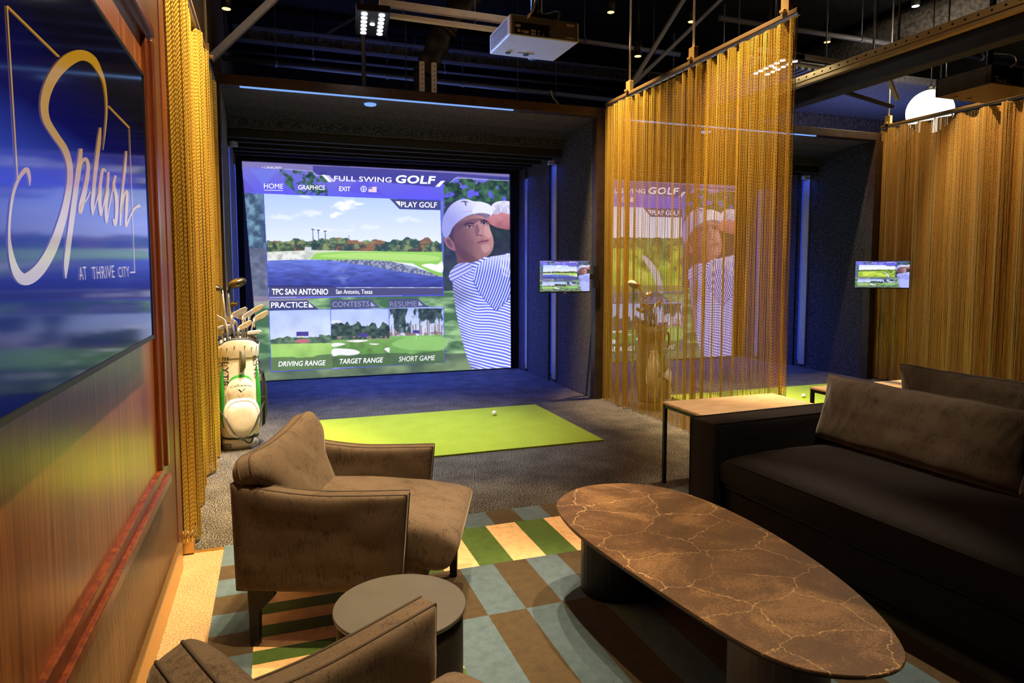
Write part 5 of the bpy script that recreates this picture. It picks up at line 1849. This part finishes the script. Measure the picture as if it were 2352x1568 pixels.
BX, BY = -0.262, 5.225
golf_bag('white golf bag with green trim standing beside the chain curtain and bay screen', (BX, BY, 0.0), R(8), M['bag_white'], M['bag_dark'], M['bag_green'])
GC = 'golf clubs in the white bag'
M['driver'] = noise_mat('bronze_green_driver', (0.05, 0.045, 0.025, 1), (0.16, 0.12, 0.06, 1), (20, 20, 20), 3, 3, 0.25, 0.8)
M['bronze'] = noise_mat('bronze_club_head', (0.42, 0.33, 0.20, 1), (0.62, 0.50, 0.32, 1), (20, 20, 20), 3, 3, 0.4, 0.6)
clubs = [
    ('wood', (-0.03, 0.03), (-0.055, 0.02, 1.165), 0.15, 'driver with dark bronze head, the highest club in the white bag', 'driver', 1.25),
    ('wood', (-0.06, 0.0), (-0.090, 0.0, 1.145), 2.9, 'fairway wood beside the driver, second highest in the white bag', 'driver', 0.75),
    ('wood', (-0.02, 0.05), (-0.055, 0.05, 1.02), 0.4, 'small dark wood under the driver in the white bag', 'driver', 0.75),
    ('iron', (0.05, 0.04), (0.085, 0.05, 0.975), 0.1, 'bronze iron facing the screen, highest of the right-hand irons', 'bronze', 0.95),
    ('iron', (0.07, 0.0), (0.115, 0.0, 0.925), 0.25, 'bronze iron at the screen side of the white bag', 'bronze', 1.05),
    ('iron', (0.04, 0.02), (0.055, 0.02, 0.93), 2.7, 'steel iron upright near the middle of the white bag', 'chrome', 0.9),
    ('iron', (0.03, -0.02), (0.040, -0.03, 0.945), 0.5, 'steel iron just under the bronze iron in the white bag', 'chrome', 0.9),
    ('iron', (-0.01, 0.0), (-0.035, -0.01, 0.955), 0.1, 'broad steel iron leaning over the centre of the white bag', 'chrome', 1.05),
    ('iron', (-0.05, -0.02), (-0.075, -0.03, 0.92), 2.9, 'steel iron beside the curtain, above the putter', 'chrome', 0.95),
    ('putter', (-0.08, -0.01), (-0.115, -0.02, 0.865), 0.4, 'pale mallet putter at the curtain side of the white bag', 'chrome', 0.8),
    ('iron', (0.01, -0.03), (0.010, -0.06, 0.865), 0.3, 'bronze wedge low over the front rim of the white bag', 'bronze', 0.95),
    ('putter', (0.07, -0.03), (0.085, -0.06, 0.825), 0.1, 'white putter head low at the screen side of the white bag', 'plastic_white', 0.75),
    ('iron', (0.0, 0.03), (0.0, 0.03, 0.90), 2.8, 'steel wedge behind the broad iron in the white bag', 'chrome', 0.9),
]
for kind, (x0, y0), (x1, y1, z1), turn, lab, hm, hs in clubs:
    golf_club(kind, (BX + x0, BY + y0, 0.735), (BX + x1, BY + y1, z1), turn, lab, GC, M[hm], hs * (1.0 if kind == 'wood' else 1.15))

B2X, B2Y = 3.30, 5.36
golf_bag('dark golf bag with white pouch standing behind the gold chain curtain', (B2X, B2Y, 0.0), R(55), M['bag_grey'], M['bag_white'], M['bag_green'], False)
for kind, (x0, y0), (x1, y1, z1), turn, lab, hm, hs in [
    ('wood', (-0.03, 0.03), (-0.17, -0.08, 1.13), 3.0, 'driver in the dark bag behind the chain curtain, its highest club', 'bronze', 1.2),
    ('wood', (0.0, 0.0), (-0.10, -0.05, 1.05), 0.4, 'fairway wood in the bag behind the chain curtain', 'bronze', 0.8),
    ('iron', (0.04, 0.03), (0.03, 0.0, 0.95), 0.2, 'iron leaning toward the screen in the bag behind the curtain', 'bronze', 0.95),
    ('iron', (0.02, -0.03), (-0.04, -0.07, 0.93), 2.7, 'iron in the middle of the bag behind the curtain', 'bronze', 0.95),
    ('iron', (-0.05, -0.02), (-0.12, -0.07, 0.90), 2.9, 'iron nearest the bay post in the bag behind the curtain', 'bronze', 0.9)]:
    golf_club(kind, (B2X + x0, B2Y + y0, 0.735), (B2X + x1, B2Y + y1, z1), turn, lab, 'golf clubs in the bag behind the curtain', M[hm], hs)


# ------------------------------------------------------------------ overhead: projectors
def projector(label, x0, x1, y0, y1, z0, z1, bodym, bottomm):
    cx_, cy_ = (x0 + x1) / 2, (y0 + y1) / 2
    t = thing('projector', label, 'projector', (cx_, cy_, z0), 0, 'ceiling projectors')
    hx, hy, h = (x1 - x0) / 2, (y1 - y0) / 2, z1 - z0
    MB().box(-hx, -hy, 0, hx, hy, h).build('body', bottomm, t, 0.008, 3)
    pp = MB().box(-hx + 0.012, -hy - 0.004, 0.004, hx - 0.010, -hy + 0.004, h - 0.006).build('port_panel', bodym, t, 0.002)
    MB().box(-hx + 0.03, -hy - 0.006, 0.006, hx * 0.12, -hy - 0.003, h * 0.62).build('recess', M['black_metal'], pp)
    for k, (px_, pz_, w_, hh_, mt) in enumerate(((0.05, 0.05, 0.03, 0.016, 'white_paint'), (0.055, 0.022, 0.018, 0.018, 'white_paint'), (0.08, 0.02, 0.016, 0.014, 'galv'), (0.105, 0.018, 0.03, 0.018, 'white_paint'), (0.15, 0.03, 0.03, 0.014, 'white_paint'), (0.15, 0.012, 0.03, 0.012, 'white_paint'), (0.185, 0.03, 0.012, 0.012, 'galv'), (0.185, 0.012, 0.012, 0.012, 'galv'), (0.215, 0.01, 0.014, 0.01, 'galv'))):
        MB().box(-hx + px_ - w_ / 2, -hy - 0.0085, pz_ - hh_ / 2 + 0.004, -hx + px_ + w_ / 2, -hy - 0.005, pz_ + hh_ / 2 + 0.004).build('port', M[mt], pp)
    MB().box(hx * 0.16, -hy - 0.006, 0.01, hx * 0.88, -hy - 0.003, h - 0.012).build('label_plate', M['plastic_grey'], pp)
    MB().box(hx * 0.62, -hy - 0.008, h - 0.034, hx * 0.84, -hy - 0.005, h - 0.020).build('sticker', M['white_paint'], pp)
    MB().box(hx * 0.62, -hy - 0.008, 0.016, hx * 0.84, -hy - 0.005, 0.022).build('sticker', M['white_paint'], pp)
    gr = MB()
    for k in range(9):
        z = 0.02 + k * (h - 0.04) / 8
        gr.box(-hx - 0.003, -hy + 0.05, z - 0.003, -hx + 0.002, hy - 0.03, z + 0.002)
    gr.build('vent_grille', M['plastic_grey'], t)
    for fx in (-hx * 0.55, 0.0):
        MB().lathe([(0.018, -0.004), (0.02, 0.0)], (fx, hy * 0.65, 0.0), 18).build('foot', M['black_metal'], t)
    MB().box(-0.07, 0.10, -0.0012, 0.05, 0.108, 0.0).build('badge', M['plastic_grey'], t)
    MB().lathe([(0.05, 0), (0.055, 0.05)], (0, 0, 0), 24).build('lens', M['black_metal'], t).matrix_local = Matrix.Translation((hx * 0.4, hy, h / 2)) @ Matrix.Rotation(R(-90), 4, 'X')
    mt = MB().box(-0.09, -0.11, h + 0.02, 0.13, 0.11, h + 0.032)
    for px_ in (-0.08, 0.12):
        for py_ in (-0.10, 0.10):
            mt.bar((px_, py_, h - 0.004), (px_, py_, h + 0.03), 0.012, 0.012)
    mt.box(-0.05, -0.06, h + 0.03, 0.07, 0.06, h + 0.075)
    mb_ = mt.build('mount', M['black_metal'], t)
    MB().tube([(0.01, 0, h + 0.07), (0.01, 0, 4.6 - z0)], 0.025, 14).build('pole', M['black_metal'], mb_)
    MB().tube(catmull([(0.02, -hy - 0.02, 0.03), (0.05, -hy - 0.06, 0.08), (0.08, -hy - 0.02, h + 0.04), (0.03, -0.02, h + 0.12), (0.03, 0.0, h + 0.5)], 6), 0.005, 6).build('cable', M['bag_dark'], t)
    MB().tube(catmull([(-0.12, -hy - 0.01, h - 0.02), (-0.10, -hy - 0.05, h + 0.02), (-0.06, -hy + 0.02, h + 0.10), (0.03, 0.03, h + 0.2)], 6), 0.006, 6).build('cable', M['bronze'], t)
    return t


projector('white projector with port panel hanging above the full bay', 1.385, 1.845, 3.905, 4.31, 2.72, 2.842, M['plastic_grey'], M['plastic_white'])
projector('dark projector at the top right above the far curtain', 5.62, 6.25, 3.95, 4.45, 2.83, 2.99, M['black_metal'], M['dark_bronze'])


# ------------------------------------------------------------------ overhead: flood fixtures, spots, pendant
def flood(label, loc, rz):
    t = thing('flood_light', label, 'light fixture', loc, rz, 'twelve-lens flood lights')
    MB().box(-0.12, -0.26, 0, 0.12, 0.26, 0.05).build('housing', M['black_metal'], t, 0.006)
    for i in range(6):
        for sx in (-1, 1):
            MB().lathe([(0.022, -0.004), (0.022, 0.0)], (sx * 0.062, -0.20 + i * 0.08, 0.0), 18).build('lens', M['lens_white'], t)
    MB().lathe([(0.018, -0.004), (0.018, 0.0)], (0.0, 0.0, 0.0), 18).build('lens', M['lens_white'], t)
    MB().tube([(0, 0, 0.05), (0, 0, 4.6 - loc[2])], 0.012, 8).build('stem', M['black_metal'], t)
    return t


flood('twelve-lens flood light overhead, above the left part of the full bay', (0.745, 5.2, 3.135), R(-6))
flood('twelve-lens flood light glimpsed through the chain curtain', (4.36, 5.05, 3.135), R(-6))


def cylinder_spot(label, loc, r, h, lens='lens_gold'):
    t = thing('cylinder_spot', label, 'spot light', loc, 0, 'black cylinder spots under the ceiling')
    MB().lathe([(r, 0.0), (r, h)], (0, 0, 0), 22).build('housing', M['black_metal'], t)
    MB().lathe([(r * 0.86, -0.003), (r * 0.86, 0.001)], (0, 0, 0), 22).build('lens', M[lens], t)
    MB().tube([(0, 0, h), (0, 0, 4.6 - loc[2])], 0.008, 8).build('stem', M['black_metal'], t)


for lab, p, lens in (('cylinder spot above the top of the left chain curtain', (-0.333, 6.5, 3.574), 'lens_gold'),
                     ('cylinder spot right of the white projector, close to the top edge', (3.443, 6.5, 4.02), 'lens_gold'),
                     ('cylinder spot low between the projector and the braces above the gold curtain', (3.777, 6.5, 3.60), 'lens_gold'),
                     ('cylinder spot just behind the middle hanger rod of the gold curtain', (4.449, 6.5, 4.044), 'lens_gold'),
                     ('cylinder spot right of the gold curtain, under the dark ceiling', (6.384, 6.5, 4.04), 'lens_gold'),
                     ('bright spot near the top edge over the far right ceiling', (6.6, 5.5, 4.13), 'globe'),
                     ('cylinder spot below the pale strut channel on the right', (7.0, 6.35, 3.60), 'lens_gold')):
    cylinder_spot(lab, p, 0.042, 0.20, lens)

t = thing('pendant_globe', 'glowing opal globe pendant behind the top of the far curtain', 'pendant lamp', (7.08, 5.66, 3.085))
bm = bmesh.new()
bmesh.ops.create_uvsphere(bm, u_segments=40, v_segments=24, radius=0.24)
me = bpy.data.meshes.new('globe')
bm.to_mesh(me)
bm.free()
for p in me.polygons:
    p.use_smooth = True
me.materials.append(M['globe'])
g_ = link(bpy.data.objects.new('globe', me))
g_.parent = t
MB().lathe([(0.05, 0.235), (0.05, 0.27), (0.02, 0.29)], (0, 0, 0), 20).build('cap', M['black_metal'], t)
MB().tube([(0, 0, 0.28), (0, 0, 4.6 - 3.085)], 0.006, 6).build('cord', M['black_metal'], t)
t = thing('ceiling_camera', 'pale rounded ceiling sensor hanging just above the globe pendant', 'ceiling sensor', (6.85, 5.3, 3.26))
MB().lathe([(0.02, -0.075), (0.075, -0.06), (0.10, -0.02), (0.095, 0.0)], (0, 0, 0), 24).build('dome', M['plastic_white'], t)
MB().lathe([(0.075, 0.0), (0.07, 0.07), (0.02, 0.08)], (0, 0, 0), 24).build('housing', M['grey_paint'], t)
MB().tube([(0, 0, 0.07), (0, 0, 4.6 - 3.26)], 0.008, 6).build('stem', M['black_metal'], t)


# ------------------------------------------------------------------ overhead: steel, pipes, ducts
def rod_to_ceiling(mb, x, y, z, r=0.006):
    mb.tube([(x, y, z), (x, y, 4.6)], r, 6)


def over(name, label, cat, mb, mat, group=None, bevel=0.0):
    o = mb.build(name, mat, None, bevel)
    return tag(o, label, cat, group)


def pipe(label, a, b_, r, mat, hang=(), group='ceiling pipes'):
    t = thing('pipe', label, 'pipe', a, 0, group)
    d = Vector(b_) - Vector(a)
    MB().tube([(0, 0, 0), tuple(d)], r, 14).build('tube', M[mat], t)
    for u in hang:
        q = d * u
        m_ = MB().tube([(q.x, q.y, q.z + r * 0.5), (q.x, q.y, 4.6 - a[2])], 0.006, 6)
        m_.tube([(q.x - d.normalized().x * 0.02, q.y, q.z), (q.x + d.normalized().x * 0.02, q.y, q.z)], r * 1.25, 14)
        m_.build('hanger', M['pipe_grey'], t)


pipe('thick grey pipe running low behind the bay header', (-0.6, 8.5, 3.72), (5.1, 8.5, 3.66), 0.032, 'pipe_grey', (0.12, 0.35, 0.52, 0.75))
pipe('thin dark pipe just above the thick grey pipe', (-0.6, 9.0, 3.965), (5.1, 9.0, 3.96), 0.02, 'pipe_dark', (0.2, 0.5))
pipe('dark pipe high in the ceiling left of the projector', (0.6, 9.5, 4.39), (5.1, 9.5, 4.41), 0.025, 'pipe_dark', (0.3,))
pipe('short blue-grey pipe left of the perforated struts', (1.15, 7.6, 3.18), (3.2, 7.6, 3.13), 0.028, 'pipe_grey', (0.15, 0.8))
pipe('upright grey pipe standing on the bay roof below the flood light', (0.915, 7.0, 2.88), (0.90, 7.0, 4.6), 0.022, 'pipe_grey')
pipe('pale horizontal pipe across the top right ceiling', (4.6, 6.2, 4.0), (9.5, 6.1, 3.96), 0.03, 'pipe_grey', (0.4, 0.8))
pipe('pale pipe behind the braces above the gold curtain', (3.0, 7.4, 4.02), (4.9, 7.4, 4.0), 0.028, 'grey_paint', (0.3, 0.8))


def strut_pair(label, a, b_, w, h, gap, mat, holes=False):
    t = thing('strut_channel', label, 'strut channel', a, 0, 'strut channels under the ceiling')
    d = Vector(b_) - Vector(a)
    MB().bar((0, 0, 0), tuple(d), w, h).build('upper_rail', M[mat], t, 0.003)
    MB().bar((0, 0, -gap), tuple(d + Vector((0, 0, -gap))), w, h * 0.6).build('lower_rail', M[mat], t, 0.003)
    if holes:
        n = int(d.length / 0.09)
        hm = MB()
        for k in range(n):
            q = d * ((k + 0.5) / n)
            r_ = d.normalized().cross(Vector((0, 0, 1)))
            for s in (-1, 1):
                hm.tube([tuple(q + r_ * s * (w / 2 - 0.004)), tuple(q + r_ * s * (w / 2 + 0.0012))], 0.009, 8)
        hm.build('hole', M['matte_black'], t)
    for u in (0.12, 0.5, 0.88):
        q = d * u
        MB().tube([(q.x, q.y, -gap), (q.x, q.y, 4.6 - a[2] - d.z * u)], 0.006, 6).build('hanger_rod', M['pipe_grey'], t)


strut_pair('pale strut pair passing behind the white projector', (0.80, 5.2, 3.30), (2.30, 5.2, 3.29), 0.05, 0.05, 0.085, 'white_paint')
strut_pair('pale strut pair right of the gold curtain, seen against dark ceiling', (4.30, 5.2, 3.33), (5.90, 5.2, 3.31), 0.05, 0.04, 0.075, 'white_paint')
strut_pair('long perforated strut channel running toward the viewer at upper right', (4.6, 6.4, 3.03), (4.6, 2.0, 3.03), 0.05, 0.055, 0.05, 'gold_rail', True)

for lab, x0 in (('perforated white upright on the bay header, left of the two', 1.352), ('perforated white upright on the bay header, right of the two', 1.467)):
    t = thing('perforated_strut', lab, 'strut', (x0, 6.28, 2.87), 0, 'perforated uprights on the bay roof')
    MB().box(-0.022, -0.022, 0, 0.022, 0.022, 0.36).build('channel', M['white_paint'], t, 0.002)
    hm = MB()
    for k in range(8):
        hm.tube([(0, -0.0215, 0.03 + k * 0.042), (0, -0.0235, 0.03 + k * 0.042)], 0.006, 8)
    hm.build('hole', M['matte_black'], t)

for lab, a_, b_, w, m_ in (('pale diagonal brace at the upper left above the chain curtain', (-0.5, 6.8, 3.21), (0.35, 6.8, 4.13), 0.075, 'white_paint'),
                           ('grey diagonal brace rising steeply from the gold curtain rail', (3.53, 6.2, 3.20), (4.25, 6.2, 4.30), 0.05, 'grey_paint'),
                           ('grey diagonal brace leaning further right behind the steep one', (3.58, 6.3, 3.21), (4.75, 6.3, 4.30), 0.045, 'grey_paint'),
                           ('pale slanting brace left of the globe pendant', (6.05, 5.2, 3.02), (5.85, 5.2, 3.33), 0.04, 'white_paint'),
                           ('black slanting brace under the beam at the right', (5.0, 5.3, 3.14), (6.1, 5.3, 2.98), 0.04, 'black_steel'),
                           ('thin dark brace left of the flood light', (0.62, 8.0, 3.95), (1.35, 8.0, 4.45), 0.03, 'pipe_dark')):
    o = MB().bar(a_, b_, w, w * 0.8).build('brace', M[m_], None, 0.003)
    tag(o, lab, 'brace', 'diagonal ceiling braces')

# black beam parallel to the strut channel
t = thing('ceiling_beam', 'black steel beam beside the perforated strut at upper right', 'beam', (5.1, 4.2, 3.02))
MB().box(-0.07, -2.4, 0.10, 0.07, 2.2, 0.115).box(-0.07, -2.4, -0.06, 0.07, 2.2, -0.045).box(-0.006, -2.4, -0.05, 0.006, 2.2, 0.105).build('girder', M['black_steel'], t)
for y in (-1.5, 0.2, 1.8):
    MB().tube([(0, y, 0.11), (0, y, 1.58)], 0.01, 8).build('hanger_rod', M['black_steel'], t)
# open joist with web plates and infill between its chords
t = thing('ceiling_joist', 'dark open joist with short web plates behind the projector', 'joist', (4.0, 9.0, 4.15))
MB().box(-4.4, -0.04, 0.09, 3.3, 0.04, 0.12).build('top_chord', M['pipe_grey'], t)
MB().box(-4.4, -0.04, -0.07, 3.3, 0.04, -0.04).build('bottom_chord', M['pipe_grey'], t)
for k in range(26):
    x = -4.3 + k * 0.3
    MB().box(x, -0.01, -0.045, x + 0.02, 0.01, 0.095).build('web_plate', M['pipe_dark'], t)
MB().box(-4.4, 0.02, -0.04, 3.3, 0.03, 0.09).build('infill', M['sprayed'], t)
# draped black duct
t = thing('fabric_duct', 'black fabric duct sagging down left of the white projector', 'duct', (1.45, 6.6, 3.2))
dp = catmull([(-0.02, 0.0, 0.0), (0.08, 0, 0.20), (0.22, 0.0, 0.50), (0.46, 0.0, 0.82), (0.75, 0, 1.2), (0.9, 0.0, 1.42)], 8)
rads = [0.10 + 0.012 * math.sin(k * 1.3) + 0.004 * k / 4 for k in range(len(dp))]
MB().tube([tuple(p) for p in dp], rads, 20).build('sleeve', M['fabric_black'], t)
MB().tube([tuple(dp[14] + np.array([0, 0, 0])), tuple(dp[15])], 0.135, 20).build('strap', M['dark_bronze'], t)
MB().box(-0.10, -0.06, -0.32, 0.08, 0.06, 0.02).build('boot', M['matte_black'], t)
# round duct and corrugated deck lit blue at the right
t = thing('round_duct', 'large pale round duct crossing the ceiling at upper right', 'duct', (7.55, 8.0, 4.32))
MB().tube([(0, 3.2, 0), (0, -4.6, 0)], 0.22, 28).build('tube', M['sprayed'], t)
for u in (0.3, 0.7):
    MB().tube([(0, 3.2 - 7 * u, 0), (0, 3.2 - 7 * u, 0.3)], 0.01, 6).build('hanger_rod', M['pipe_grey'], t)
dk = MB()
x = 5.2
while x < 9.5:
    dk.box(x, 6.5, 3.68, x + 0.05, 8.23, 3.74)
    x += 0.10
dk.box(5.2, 6.5, 3.74, 9.55, 8.23, 3.77)
for px_, py_ in ((5.3, 7.05), (9.0, 7.05), (5.3, 8.15), (9.0, 8.15)):
    dk.tube([(px_, py_, 3.76), (px_, py_, 4.55)], 0.01, 6)
over('corrugated_deck', 'blue-lit corrugated metal deck above the far bay', 'metal deck', dk, M['grey_paint'])
bmk = MB().box(5.2, 8.25, 3.40, 9.55, 8.40, 3.74)
over('drop_beam', 'dull lit drop beam in front of the corrugated deck', 'beam', bmk, M['sprayed'])
t = thing('cable_bundle', 'loose cable with green status light on the bay roof', 'cable', (3.0, 6.3, 2.87))
MB().tube(catmull([(-0.25, 0, 0.0), (-0.24, 0, 0.08), (-0.3, 0.02, 0.16), (-0.33, 0, 0.22)], 6), 0.008, 6).build('wire', M['bronze'], t)
MB().box(-0.02, -0.02, 0, 0.03, 0.02, 0.06).build('box', M['olive'], t)
MB().lathe([(0.008, 0.06), (0.008, 0.068)], (0, 0, 0), 8).build('indicator', M['status_green'], t)

# real lights for the glowing pendant
gl_ = bpy.data.lights.new('pendant_light', 'POINT')
gl_.energy = 40
gl_.color = (1.0, 0.85, 0.6)
gl_.shadow_soft_size = 0.26
go = link(bpy.data.objects.new('pendant_light', gl_))
go.location = (6.8, 5.4, 3.5)
